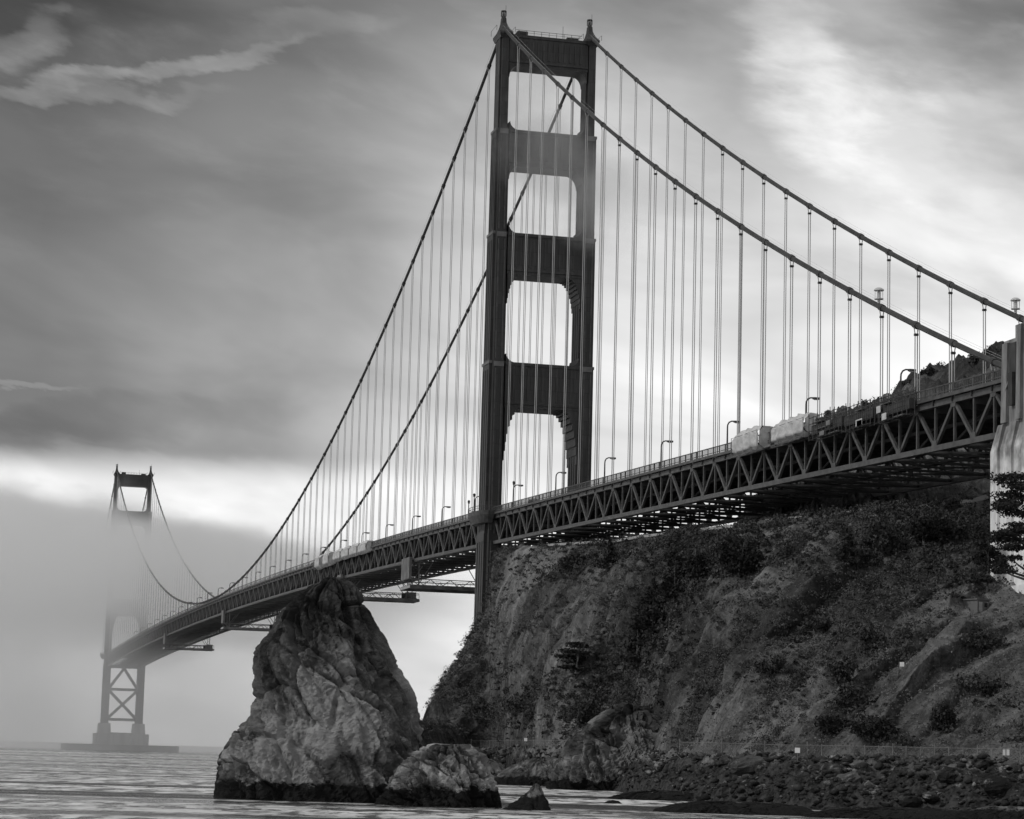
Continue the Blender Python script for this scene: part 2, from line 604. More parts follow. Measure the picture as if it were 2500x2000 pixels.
def hill_mat():
    m, nt, b, out = mat_new('hillside_ground')
    L = nt.links.new
    geo = nd(nt, 'ShaderNodeNewGeometry')
    mp = nd(nt, 'ShaderNodeMapping')
    mp.inputs['Scale'].default_value = (1.0, 0.3, 0.5)      # streaks run down the slope
    mp.inputs['Rotation'].default_value = (0, 0, 0.2)
    L(geo.outputs['Position'], mp.inputs[0])
    n = nd(nt, 'ShaderNodeTexNoise', i_Scale=0.05, i_Detail=8.0, i_Roughness=0.6, i_Distortion=0.4)
    L(mp.outputs[0], n.inputs['Vector'])
    n2 = nd(nt, 'ShaderNodeTexNoise', i_Scale=0.9, i_Detail=6.0, i_Roughness=0.7)
    L(geo.outputs['Position'], n2.inputs['Vector'])
    mq = nd(nt, 'ShaderNodeMapping')
    mq.inputs['Scale'].default_value = (1.0, 0.10, 0.25)
    mq.inputs['Rotation'].default_value = (0, 0, 0.25)
    L(geo.outputs['Position'], mq.inputs[0])
    n4 = nd(nt, 'ShaderNodeTexNoise', i_Scale=0.45, i_Detail=6.0, i_Roughness=0.65)
    L(mq.outputs[0], n4.inputs['Vector'])
    s = mth(nt, 'ADD', mth(nt, 'ADD', mth(nt, 'MULTIPLY', n.outputs[0], 0.50), mth(nt, 'MULTIPLY', n2.outputs[0], 0.25)), mth(nt, 'MULTIPLY', n4.outputs[0], 0.25))
    c = ramp(nt, s, [(0.37, 0.028), (0.47, 0.06), (0.55, 0.15), (0.66, 0.32)], 'LINEAR')
    # dark shingle below the road
    sp = nd(nt, 'ShaderNodeSeparateXYZ')
    L(geo.outputs['Position'], sp.inputs[0])
    shg = maprange(nt, mth(nt, 'ADD', sp.outputs[2], mth(nt, 'MULTIPLY', n2.outputs[0], 1.5)), 5.6, 6.6, 1.0, 0.0)
    mx = nd(nt, 'ShaderNodeMix', data_type='RGBA')
    L(shg, mx.inputs[0])
    L(c, mx.inputs[6])
    L(ramp(nt, n2.outputs[0], [(0.35, 0.018), (0.65, 0.075)]), mx.inputs[7])
    L(mx.outputs[2], b.inputs['Base Color'])
    b.inputs['Roughness'].default_value = 0.95
    b.inputs['Specular IOR Level'].default_value = 0.05
    bp = nd(nt, 'ShaderNodeBump', i_Strength=1.0, i_Distance=0.8)
    L(n2.outputs[0], bp.inputs['Height'])
    L(bp.outputs[0], b.inputs['Normal'])
    return m


M['hill'] = hill_mat()


def leaf_mat(name, v0, v1):
    m, nt, b, out = mat_new(name)
    L = nt.links.new
    geo = nd(nt, 'ShaderNodeNewGeometry')
    n = nd(nt, 'ShaderNodeTexNoise', i_Scale=0.25, i_Detail=4.0, i_Roughness=0.7)
    L(geo.outputs['Position'], n.inputs['Vector'])
    s = mth(nt, 'ADD', mth(nt, 'MULTIPLY', n.outputs[0], 0.86), mth(nt, 'MULTIPLY', geo.outputs['Random Per Island'], 0.14))
    c = ramp(nt, s, [(0.35, v0), (0.7, v1)])
    L(c, b.inputs['Base Color'])
    b.inputs['Roughness'].default_value = 0.8
    b.inputs['Specular IOR Level'].default_value = 0.1
    return m


M['scrub'] = leaf_mat('scrub_leaves', 0.03, 0.14)
M['leaf_dark'] = leaf_mat('dark_needles', 0.018, 0.045)
M['leaf_mid'] = leaf_mat('coastal_shrub_leaves', 0.035, 0.08)
M['grass'] = leaf_mat('dry_grass', 0.07, 0.22)


def water_mat():
    m, nt, b, out = mat_new('sea_water')
    L = nt.links.new
    geo = nd(nt, 'ShaderNodeNewGeometry')
    # frame turned so that x runs across the strait as seen from the shore
    mp = nd(nt, 'ShaderNodeMapping')
    mp.inputs['Rotation'].default_value = (0, 0, -math.atan2(RIGHT[1], RIGHT[0]))
    L(geo.outputs['Position'], mp.inputs[0])

    def nz(scale, sx, sy, detail, rough=0.55):
        q = nd(nt, 'ShaderNodeMapping')
        q.inputs['Scale'].default_value = (sx, sy, 1)
        L(mp.outputs[0], q.inputs[0])
        t = nd(nt, 'ShaderNodeTexNoise', i_Scale=scale, i_Detail=detail, i_Roughness=rough, i_Distortion=0.3)
        L(q.outputs[0], t.inputs['Vector'])
        return t.outputs[0]

    chop = nz(0.55, 0.45, 1.0, 5.0, 0.6)
    swell = nz(0.06, 0.3, 1.0, 3.0)
    lanes = nz(0.016, 0.10, 1.0, 5.0, 0.6)
    ripple = nz(0.16, 1.0, 0.30, 3.0, 0.5)
    lane = maprange(nt, lanes, 0.44, 0.58, 0.25, 1.0)
    h = mth(nt, 'ADD', mth(nt, 'MULTIPLY', mth(nt, 'MULTIPLY', chop, lane), 1.5), mth(nt, 'ADD', mth(nt, 'MULTIPLY', swell, 2.4), mth(nt, 'MULTIPLY', ripple, 1.1)))
    bp = nd(nt, 'ShaderNodeBump', i_Strength=1.0, i_Distance=1.0)
    L(h, bp.inputs['Height'])
    L(bp.outputs[0], b.inputs['Normal'])
    fl = nz(0.017, 0.06, 1.0, 4.0, 0.55)
    fr_ = nz(0.34, 0.8, 0.28, 4.0, 0.7)
    glare = mth(nt, 'MULTIPLY', maprange(nt, fl, 0.40, 0.52, 0.0, 1.0), maprange(nt, fr_, 0.40, 0.58, 0.12, 1.0))  # silvery glare painted into the water colour in broken streaks
    L(ramp(nt, glare, [(0.0, 0.035), (1.0, 0.78)], 'LINEAR'), b.inputs['Base Color'])
    b.inputs['IOR'].default_value = 1.33
    L(mth(nt, 'ADD', maprange(nt, lane, 0.25, 1.0, 0.12, 0.26), mth(nt, 'MULTIPLY', glare, 0.4)), b.inputs['Roughness'])
    L(maprange(nt, glare, 0.0, 1.0, 0.5, 0.05), b.inputs['Specular IOR Level'])
    return m


M['water'] = water_mat()

# ------------------------------------------------------------------ sea
V = [(-40000, -40000, 0), (9000, -40000, 0), (9000, 40000, 0), (-40000, 40000, 0)]
sea = link('sea', mesh_np('sea', V, [(0, 1, 2, 3)]), M['water'])
tag(sea, 'grey rippled sea water of the strait', None, None, 'structure')

# ------------------------------------------------------------------ headland terrain
PXC = [1006, 1035, 1060, 1100, 1130, 1160, 1192, 1204, 1260, 1362, 1499, 1667, 1823, 1900, 2000, 2106, 2250, 2409, 2500, 2700]
PYC = [1846, 1780, 1710, 1640, 1585, 1530, 1478, 1345, 1334, 1330, 1323, 1299, 1284, 1274, 1265, 1250, 1232, 1216, 1190, 1150]
DC = [575, 625, 648, 662, 670, 676, 682, 688, 660, 628, 580, 532, 495, 480, 462, 448, 440, 440, 440, 440]
DW = [545, 560, 575, 590, 598, 602, 602, 600, 530, 460, 425, 345, 318, 312, 305, 300, 296, 290, 285, 280]
ZB = [3, 4.5, 6, 7, 7, 7, 7.2, 7.2, 7.2, 7, 7, 6.5, 6.3, 6.2, 6.2, 6.2, 6.2, 6.2, 6.2, 6.2]
DB = [552, 568, 583, 600, 608, 613, 613, 612, 560, 505, 475, 395, 360, 352, 343, 337, 332, 326, 320, 315]
HB = {1823: 1240, 1900: 1120, 2000: 1016, 2106: 992, 2250: 908, 2409: 852, 2500: 838, 2700: 790}
ctrl = []
for px, pyc, dc, dw, zb, db in zip(PXC, PYC, DC, DW, ZB, DB):
    crest = at(px, pyc, dc)
    zc = crest[2]
    col = [at_z(px, -6, dw - 30), at_z(px, 0, dw), at_z(px, zb - 0.6, db - 13), at_z(px, zb, db)]
    for fd, fz in ((0.28, 0.30), (0.62, 0.66)):
        q = at_z(px, zb + fz * (zc - zb), db + fd * (dc - db))
        # keep the lean of the frame: slide sideways towards the crest point
        base = at_z(px, zc, dc)
        q[:2] += (crest[:2] - base[:2]) * fz
        col.append(q)
    col.append(crest)
    if px <= 1204:
        for dd, zf in ((30, 0.55), (60, 0.0)):
            q = crest + np.append((crest - CAM)[:2] / np.linalg.norm((crest - CAM)[:2]) * dd, 0)
            q[2] = zc * zf - (0.5 if zf == 0 else 0)
            col.append(q)
        q = col[-1] + np.append((crest - CAM)[:2] / np.linalg.norm((crest - CAM)[:2]) * 20, 0)
        q[2] = -6
        col.append(q)
    else:
        q = at_z(px, zc + (1.5 if px > 1823 else -1.0), dc + 40)
        q[:2] += crest[:2] - at_z(px, 0, dc)[:2]
        col.append(q)
        if px in HB:
            q = at(px, HB[px], dc + 150)
            col.append(q)
            q2 = at_z(px, q[2] - 5, dc + 420)
            col.append(q2)
        else:
            q = at_z(px, zc - 9, dc + 150)
            col.append(q)
            col.append(at_z(px, zc - 30, dc + 420))
    ctrl.append(col)
ctrl = np.array(ctrl)
NCOL = 780
ROWS = [6, 34, 10, 110, 110, 110, 24, 40, 16]
u = np.interp(np.linspace(0, 1, NCOL), np.linspace(0, 1, 400),
              np.interp(np.linspace(0, 1, 400), np.linspace(0, 1, 400), np.linspace(0, 1, 400)))
pxs = np.linspace(PXC[0], PXC[-1], NCOL)
colpts = np.stack([np.stack([np.interp(pxs, PXC, ctrl[:, r, k]) for k in range(3)], 1) for r in range(ctrl.shape[1])], 1)
rows = []
for r, n in enumerate(ROWS):
    for i in range(n):
        t = i / n
        rows.append(colpts[:, r] * (1 - t) + colpts[:, r + 1] * t)
rows.append(colpts[:, -1])
G = np.stack(rows, 1)                       # NCOL x NROW x 3
NROW = G.shape[1]
# soften the kinks of the control net
for _ in range(6):
    k = G.copy()
    k[1:-1] = (G[:-2] + 2 * G[1:-1] + G[2:]) / 4
    G = k
b0 = sum(ROWS[:4])
for _ in range(10):
    k = G.copy()
    k[:, b0:sum(ROWS[:6]) - 4] = (G[:, b0 - 1:sum(ROWS[:6]) - 5] + 2 * G[:, b0:sum(ROWS[:6]) - 4] + G[:, b0 + 1:sum(ROWS[:6]) - 3]) / 4
    G = k
P = G.reshape(-1, 3).copy()
rowi = np.tile(np.arange(NROW), NCOL)
cum = np.cumsum([0] + ROWS)
slope_t = np.clip((rowi - cum[3]) / (cum[6] - cum[3]), 0, 1)
amp = np.sin(np.pi * slope_t) ** 0.6
amp[rowi > cum[6]] = 0
# the deep wooded gully below the middle of the side span
_gx, _gy, _gz = project(P)
gl = np.exp(-(((_gx - 1600) + (_gy - 1540) * 0.62) / 62) ** 2) * amp
aw = (P - CAM)[:, :2] / np.linalg.norm((P - CAM)[:, :2], axis=1)[:, None]
P[:, :2] += aw * (9.0 * gl)[:, None]
P[:, 2] -= 3.0 * gl
for _x0, _w, _h in ((1500, 38, 5.0), (1700, 40, 3.5), (1360, 45, 3.5), (1820, 34, 2.6), (1960, 30, 2.2)):
    rg = np.exp(-(((_gx - _x0) + (_gy - 1540) * 0.8) / _w) ** 2) * amp
    P[:, :2] -= aw * (_h * 0.8 * rg)[:, None]
    P[:, 2] += _h * 0.5 * rg
# sharp slanting spurs on the near slope
_t = (_gx + (_gy - 1540) * 1.35 + 45 * fbm(P / 18.0, 3, seed=81)) / 105.0
_fr = _t - np.floor(_t)
_cell = _hash(np.floor(_t).astype(np.int64), np.zeros(len(_t), np.int64), np.zeros(len(_t), np.int64), 5)
_sp = np.where(_fr < 0.72, _fr / 0.72, (1 - _fr) / 0.28) * (0.4 + 0.9 * _cell)
_wr = np.clip((_gx - 1640) / 120, 0, 1) * np.clip((2560 - _gx) / 200, 0.2, 1) * amp
P[:, :2] -= aw * (3.4 * _sp * _wr)[:, None]
P[:, 2] += 1.9 * _sp * _wr
# spurs and gullies running down the slope (along y), then lumps
q = P.copy()
gul = fbm(np.stack([q[:, 0] / 22 + q[:, 1] / 190, q[:, 1] / 150, q[:, 2] / 120], 1), 5, seed=3, gain=0.6, ridged=True)
lump = fbm(q / np.array([14.0, 20.0, 14.0]), 5, seed=9)
P[:, 2] += amp * (5.5 * gul + 2.4 * lump) * (1 - 0.7 * np.clip((np.repeat(pxs, NROW) - 2300) / 100, 0, 1))
P[:, 1] -= amp * (3.0 * gul)
_lat = q @ np.array([RIGHT[0], RIGHT[1], 0.0])
_dia = _lat * 0.72 + q[:, 2] * 0.69
_per = -_lat * 0.69 + q[:, 2] * 0.72
_jt = 1.6 * fbm(q / 6.0, 3, seed=71)
_pxr = np.repeat(pxs, NROW)
_fl = np.clip((1720 - _pxr) / 260, 0, 1)
fc = 1.7 * facets((_dia + _jt) / 2.6, _per + _jt, 6.0, 72) + 1.0 * facets((_dia - _jt) / 2.0, _per + _jt, 2.7, 73) + 0.5 * facets(_dia / 1.6, _per + 0.6 * _jt, 1.25, 74)
_amp2 = amp * (0.8 + 0.75 * _fl) * (1 - 0.6 * np.clip((_pxr - 2280) / 120, 0, 1))
P[:, :2] -= aw * (fc * _amp2 * 1.1)[:, None]
P[:, 2] += fc * _amp2 * 0.6
crag = fbm(np.stack([q[:, 0] / 9 + q[:, 2] / 30, q[:, 1] / 13, q[:, 2] / 8], 1), 5, seed=14, ridged=True)
leftw = np.clip((1750 - np.repeat(pxs, NROW)) / 400, 0, 1)
crag2 = fbm(q / np.array([3.4, 4.2, 3.0]), 4, seed=15, ridged=True)
calm = 1 - 0.75 * np.clip((np.repeat(pxs, NROW) - 2300) / 100, 0, 1)
amp = amp * calm
P[:, 2] += amp * crag2 * 0.35
P[:, 0] += amp * crag2 * 0.25
P[:, 2] += amp * crag * (0.5 + 0.5 * leftw)
P[:, 0] += amp * crag * (0.3 + 0.5 * leftw)
fineamp = np.where(rowi > cum[3], 0.8, 0.0) + np.where((rowi > cum[1]) & (rowi <= cum[3] - 8), 0.9, 0.0) + np.where(rowi > cum[7], 3.0, 0)
P[:, 2] += fineamp * fbm(q / 3.2, 4, seed=21)
nearsea = (rowi >= cum[0]) & (rowi <= cum[2])
P[:, 2] += np.where((rowi > cum[1] + 2) & (rowi < cum[3] - 4), 1.1 * fbm(q / np.array([5.0, 4.0, 3.0]), 5, seed=61, ridged=True), 0)
P[:, 2] += np.where(nearsea, 1.3 * fbm(q / np.array([7.0, 7.0, 3.0]), 4, seed=31, ridged=True) * np.clip((rowi - 1) / 14.0, 0, 1), 0)
HILL = P.reshape(NCOL, NROW, 3)
ii = (np.arange(NCOL - 1)[:, None] * NROW + np.arange(NROW - 1)[None, :]).ravel()
F = np.stack([ii, ii + NROW, ii + NROW + 1, ii + 1], 1)
hill = link('hillside', mesh_np('hillside', P, F, True), M['hill'])
tag(hill, 'steep scrub covered headland below the bridge', None, None, 'structure')

HPX, HPY, HZ = project(P)
HN_du = np.zeros_like(HILL)
HN_du[1:-1] = HILL[2:] - HILL[:-2]
HN_dv = np.zeros_like(HILL)
HN_dv[:, 1:-1] = HILL[:, 2:] - HILL[:, :-2]
HVIS = rowi > cum[3] + 2


def on_hill(px, py):
    d = (HPX - px) ** 2 + (HPY - py) ** 2
    m = np.where(rowi > cum[1], d, 1e9)
    near = np.where(m < max(m.min() * 4, 60))[0]
    return P[near[HZ[near].argmin()]].copy()


# ------------------------------------------------------------------ foliage


def leaf_quads(C, size, rng, flat=0.0):
    """one small quad per centre, turned at random"""
    n = len(C)
    a = rng.normal(size=(n, 3))
    a[:, 2] *= (1 - flat)
    a /= np.linalg.norm(a, axis=1)[:, None] + 1e-9
    b = rng.normal(size=(n, 3))
    b -= (b * a).sum(1)[:, None] * a
    b /= np.linalg.norm(b, axis=1)[:, None] + 1e-9
    s = size * rng.uniform(0.6, 1.4, n)
    a *= s[:, None]
    b *= (s * rng.uniform(0.35, 0.7, n))[:, None]
    V = np.stack([C - a - b * 0.4, C - b, C + a, C + b], 1).reshape(-1, 3)
    F = np.arange(4 * n).reshape(n, 4)
    return V, F


def clump_points(center, rad, n, rng, shell=0.55):
    d = rng.normal(size=(n, 3))
    d /= np.linalg.norm(d, axis=1)[:, None]
    r = (shell + (1 - shell) * rng.random(n)) * (1 + 0.18 * rng.normal(size=n))
    return np.asarray(center) + d * r[:, None] * np.asarray(rad)


def tree(name, base, h, wd, label, cat, seed, mat='leaf_dark', shape='bush', n=1500, leaf=0.35, group=None, lean=(0, 0)):
    """trunk with limbs plus a crown made of many leaf faces in uneven clumps"""
    rng = np.random.default_rng(seed)
    t = empty(name, tuple(base))
    tag(t, label, cat, group)
    cl = []
    if shape == 'bush':
        for k in range(11):
            a = rng.random() * 6.28
            r = wd * 0.36 * math.sqrt(rng.random())
            cl.append(((math.cos(a) * r, math.sin(a) * r, h * rng.uniform(0.25, 0.75)), (wd * rng.uniform(.14, .26), wd * rng.uniform(.14, .26), h * rng.uniform(.14, .28))))
    elif shape == 'conifer':
        for k in range(16):
            f = (k + rng.random() * 0.6) / 16
            a = rng.random() * 6.28
            r = wd * 0.28 * (1 - f) ** 0.8
            cl.append(((math.cos(a) * r, math.sin(a) * r, h * (0.12 + 0.82 * f)), (wd * .28 * (1.15 - f), wd * .28 * (1.15 - f), h * .07)))
    elif shape == 'layers':            # wind-cut cypress: flat plates of foliage
        for k in range(15):
            f = rng.random()
            a = rng.random() * 6.28
            r = wd * 0.40 * math.sqrt(rng.random())
            cl.append(((math.cos(a) * r + lean[0] * f, math.sin(a) * r + lean[1] * f, h * (0.2 + 0.75 * f)), (wd * rng.uniform(.16, .30), wd * rng.uniform(.16, .30), h * rng.uniform(.03, .07))))
    elif shape == 'cypress':           # broad plates all the way down, drooping at the ends
        for k in range(40):
            f = (k + 0.5) / 40
            a = rng.random() * 6.28
            r = wd * (0.42 - 0.22 * f) * rng.uniform(.45, 1.0)
            cl.append(((math.cos(a) * r, math.sin(a) * r, h * (0.16 + 0.8 * f) - r * .12), (wd * rng.uniform(.15, .24), wd * rng.uniform(.15, .24), h * rng.uniform(.016, .036))))
    tot = sum((c[1][0] * c[1][1] * c[1][2]) ** 0.66 for c in cl)
    pts = [clump_points(c, r, max(20, int(n * (r[0] * r[1] * r[2]) ** 0.66 / tot)), rng, 0.4) for c, r in cl]
    Vv, Ff = leaf_quads(np.concatenate(pts), leaf, rng, 0.3 if shape != 'bush' else 0)
    link('crown', mesh_np('crown', Vv, Ff), M[mat], t)
    tr = MB()
    top = np.array(cl[-1][0]) if shape != 'conifer' else np.array((0, 0, h * 0.95))
    r0 = max(0.12, wd * 0.035)
    tr.tube([(0, 0, -0.8), (top[0] * .2, top[1] * .2, h * .35), (top[0] * .6, top[1] * .6, h * .8)], [r0, r0 * .7, r0 * .25], 6)
    for c, r in cl[:8]:
        z0 = min(c[2] * 0.6, h * 0.6)
        tr.tube([(top[0] * .15, top[1] * .15, z0), (c[0] * .6, c[1] * .6, (z0 + c[2]) / 2), c], [r0 * .4, r0 * .25, r0 * .1], 4)
    tr.build('trunk', M['bark'], t)
    return t


def scatter_scrub(name, n, mat, dens, rlo, rhi, per, leaf, seed, label):
    rng = np.random.default_rng(seed)
    cand = np.where((rowi > cum[3] + 3) & (rowi < cum[8]))[0]
    w_ = dens(P[cand], HPX[cand], HPY[cand])
    # area weight: the mesh is denser where columns crowd
    pick = cand[rng.choice(len(cand), n, p=w_ / w_.sum())]
    C = P[pick] + rng.normal(size=(n, 3)) * np.array([0.5, 0.5, 0.1])
    rad = rlo + (rhi - rlo) * rng.random(n) ** 2
    d = rng.normal(size=(n, per, 3))
    d /= np.linalg.norm(d, axis=2)[:, :, None]
    d[:, :, 2] = np.abs(d[:, :, 2])
    r = rng.uniform(0.55, 1.1, (n, per))
    L_ = C[:, None, :] + d * (r * rad[:, None])[:, :, None] * np.array([1, 1, 0.75])
    Vv, Ff = leaf_quads(L_.reshape(-1, 3), leaf, rng)
    o = link(name, mesh_np(name, Vv, Ff), M[mat])
    tag(o, label, None, None, 'stuff')
    return o


def dens_scrub(Q, px, py):
    n = fbm(np.stack([Q[:, 0] / 22 + Q[:, 1] / 160, Q[:, 1] / 70, Q[:, 2] / 40], 1), 4, seed=55)
    w_ = np.clip(n * 5 + 0.35, 0.03, 1.6)
    # open grassy swathes on the near slope
    g = np.exp(-(((py - 1560) - (2300 - px) * 0.62) / 55) ** 2) * (px > 1900)
    g2 = np.exp(-(((py - 1700) - (2330 - px) * 0.60) / 45) ** 2) * (px > 1950)
    w_ *= 1 - 0.93 * np.clip(g + g2, 0, 1)
    w_ = (w_ + 0.15 * (px < 1580)) * np.clip((px - 1010) / 90, 0.10, 1)
    return w_ + 1e-4


def dens_dark(Q, px, py):
    # the wooded gully below the middle of the side span and thickets near the crest
    g = np.exp(-(((px - 1600) + (py - 1540) * 0.62) / 75) ** 2) * (py > 1320) * (py < 1770)
    k = np.exp(-(((px - 1790) / 120) ** 2 + ((py - 1350) / 45) ** 2))
    k2 = np.exp(-(((px - 2230) / 150) ** 2 + ((py - 1300) / 60) ** 2))
    k3 = np.exp(-(((px - 1240) / 130) ** 2 + ((py - 1730) / 60) ** 2)) * 0.7
    k4 = np.exp(-(((px - 1440) + (py - 1350) * 1.2) / 60) ** 2) * (py < 1420) * 0.6
    top = np.exp(-((py - 1330) / 60) ** 2) * 0.15
    n = fbm(Q / 12.0, 3, seed=77)
    return np.clip((px - 1130) / 110, 0.01, 1) * np.clip(g * 1.3 + k + k2 + k3 + k4 + top + np.clip(n - 0.30, 0, 1) * 0.5, 0, 2) + 1e-5


scatter_scrub('hillside_scrub', 10000, 'scrub', dens_scrub, 0.3, 2.0, 56, 0.16, 5, 'low coastal scrub covering the steep hillside')
scatter_scrub('gully_thicket', 4200, 'leaf_mid', dens_dark, 0.8, 2.6, 54, 0.28, 6, 'dark thicket filling the gully and crest below the bridge')



def dens_grass(Q, px, py):
    d = dens_scrub(Q, px, py)
    return np.clip(1.2 - d, 0.08, 1.2) * np.clip((px - 1100) / 300, 0.15, 1) * (py > 1300)


scatter_scrub('slope_grass', 22000, 'grass', dens_grass, 0.10, 0.40, 5, 0.13, 8, 'dry grass tufts on the open parts of the slope')

# ------------------------------------------------------------------ bridge profile
HW = 13.7          # half distance between trusses and cables
NT_X, ST_X, PY_X = 0.0, -1280.0, 343.0


def deck_z(x):
    if x > 0:
        return 75.08 + (66.15 - 75.08) * x / 343.0
    return 83.48 + (75.08 - 83.48) * ((x + 640) / 640.0) ** 2


ZT, ZMID, ZEND, KC = 225.7, 85.7, 69.7, 0.0003


def cable_z(x):
    if x <= ST_X:
        s = -(x - ST_X)
        return ZT - 0.5572 * s + KC * s * s
    if x <= 0:
        return ZMID + (ZT - ZMID) * ((x + 640) / 640.0) ** 2
    s = (ZT + KC * 343 ** 2 - ZEND) / 343.0
    return ZT - s * x + KC * x * x


# ------------------------------------------------------------------ bridge towers
#        z0,    z1,   wx (along the bridge), wy (across)
LEVELS = [(6.0, 70.0, 14.0, 5.6), (70.0, 121.5, 12.4, 5.0), (121.5, 161.0, 11.0, 4.7), (161.0, 193.0, 9.4, 4.2), (193.0, 222.6, 7.8, 3.1)]


def leg_ring(wx, wy, z):
    a, b = wx / 2, wy / 2
    n, m_ = wx * 0.16, wy * 0.17
    pts = [(a - n, -b), (a - n, -b + m_), (a, -b + m_), (a, b - m_), (a - n, b - m_), (a - n, b),
           (-a + n, b), (-a + n, b - m_), (-a, b - m_), (-a, -b + m_), (-a + n, -b + m_), (-a + n, -b)]
    return [(x, y, z) for x, y in pts]


def make_tower(name, loc, label):
    t = empty(name, loc)
    tag(t, label, 'bridge tower', 'towers of the suspension bridge')
    legs = []
    for sgn in (-1, 1):
        mb = MB()
        for i, (z0, z1, wx, wy) in enumerate(LEVELS):
            mb.loft([leg_ring(wx, wy, z0), leg_ring(wx * 0.985, wy * 0.985, z1)])
        o = mb.build('leg', M['tower'], t, loc=(0, sgn * HW, 0))
        legs.append(o)
        # ledges where the shaft steps in
        for (z0, z1, wx, wy) in LEVELS[1:-1]:
            q = MB()
            q.box(-wx * .36, wx * .36, -wy / 2 - .12, wy / 2 + .12, z1 - 0.5, z1 + 0.35)
            q.box(wx / 2 - 0.5, wx / 2 + 0.18, -wy * .30, wy * .30, z1 - 1.6, z1 - 0.1)
            q.build('ledge', M['ledge'], o)
        # ribs on the shaft
        for (z0, z1, wx, wy) in LEVELS[:4]:
            for yy in (-0.20, 0.20):
                MB().box(wx / 2 - .05, wx / 2 + .22, wy * yy - .16, wy * yy + .16, z0 + 1, z1 - 2.2).build('rib', M['rail'], o)
            for xx in (-.2, 0, .2):
                for ys in (-1, 1):
                    MB().box(wx * xx - .2, wx * xx + .2, ys * wy / 2 - .12, ys * wy / 2 + .2, z0 + 1, z1 - 2.2).build('rib', M['tower'], o)
        # saddle housing and beacon on the leg
        cap = MB()
        rings = []
        for z, hx, hy in ((221.6, 4.0, 1.65), (222.8, 4.5, 2.1), (223.4, 4.5, 2.1), (224.5, 3.4, 1.35), (225.8, 2.2, 0.9), (227.0, 1.3, 0.7), (228.6, 1.0, 0.62)):
            rings.append([(hx, -hy, z), (hx, hy, z), (-hx, hy, z), (-hx, -hy, z)])
        cap.loft(rings)
        c = cap.build('saddle_housing', M['tower'], t, loc=(0, sgn * HW, 0))
        be = MB()
        be.tube([(0, 0, 228.5), (0, 0, 229.3)], 0.72, 8)
        for k in range(6):
            a = k * math.pi / 3
            be.tube([(.8 * math.cos(a), .8 * math.sin(a), 229.2), (.8 * math.cos(a), .8 * math.sin(a), 230.8)], .1, 4)
        be.tube([(0, 0, 229.2), (0, 0, 230.2)], 0.42, 8)
        be.tube([(0, 0, 230.7), (0, 0, 231.0)], 0.85, 8)
        be.tube([(.6, .5, 231.0), (.6, .5, 232.6)], .06, 4)
        be.build('beacon', M['lamp'], c)
        rl = MB()
        for ys in (-1, 1):
            rl.tube([(3.6, ys * 2.9, 223.6), (3.6, ys * 2.9, 225.2)], .07, 4)
            rl.tube([(-3.6, ys * 2.9, 223.6), (-3.6, ys * 2.9, 225.2)], .07, 4)
            rl.tube([(-3.6, ys * 2.9, 225.2), (3.6, ys * 2.9, 225.2)], .06, 4)
        rl.build('guard_rail', M['lamp'], c)
    # portal struts: (underside z, top z, haunch steps down, level index)
    STR = [(213.2, 223.0, [(2.6, 1.0), (1.5, 2.2), (0.7, 3.6)], 4, 7.0),
           (181.8, 193.0, [(3.0, 1.0), (1.7, 2.4), (0.8, 4.2)], 3, 8.4),
           (148.4, 161.0, [(3.4, 1.4), (2.2, 3.6), (1.2, 6.2), (0.6, 9.0)], 2, 10.0),
           (108.0, 121.5, [(4.0, 1.6), (3.0, 4.0), (2.0, 7.6), (1.2, 11.5), (0.6, 16.0)], 1, 11.2)]
    for si, (zb, zt, steps, lv, tx) in enumerate(STR):
        wy = LEVELS[lv][3]
        yi = HW - wy / 2 + 0.3
        mb = MB()
        # the main beam
        mb.box(-tx / 2, tx / 2, -yi, yi, zb + 0.003, zt)
        s = mb.build('portal_strut', M['tower'], t)
        # stepped corner brackets under the strut, and small ones at the sill above it
        for sg in (-1, 1):
            hb = MB()
            W_, H_ = steps[0][0], steps[-1][1]
            W_ *= 1.15
            ns = 9
            prof = [(yi - 0.2, zb), (yi - 0.2, zb - H_)]
            for q_ in range(ns + 1):
                a = q_ / ns
                yy_ = yi - W_ * (1 - math.cos(a * math.pi / 2)) - 0.25
                zz_ = zb - H_ * (1 - math.sin(a * math.pi / 2)) - 0.001
                if si >= 2 and q_ > 0:
                    prof.append((yy_, prof[-1][1]))          # stepped bracket
                prof.append((yy_, zz_))
            prof.append((yi - 0.25 - W_, zb))
            ring = [(sg * a_, b_) for a_, b_ in prof]
            hb.loft([[(xx_, a_, b_) for a_, b_ in ring] for xx_ in (-tx / 2 + .15, tx / 2 - .15)])
            hb.build('haunch', M['tower'], s)
            if si > 0:
                sb = MB()
                prof = [(yi - 0.2, zt - .3)] + [(yi - 0.25 - 3.0 * (1 - math.sin(a)), zt + 2.6 * (1 - math.cos(a))) for a in np.linspace(0, math.pi / 2, 7)]
                prof = [(yi - 0.2, zt - .3), (yi - 3.25, zt - .3)] + prof[1:] + [(yi - 0.2, zt + 2.6)]
                sb.loft([[(xx_, sg * a_, b_) for a_, b_ in prof] for xx_ in (-tx / 2 + .4, tx / 2 - .4)])
                sb.build('sill_bracket', M['tower'], s)
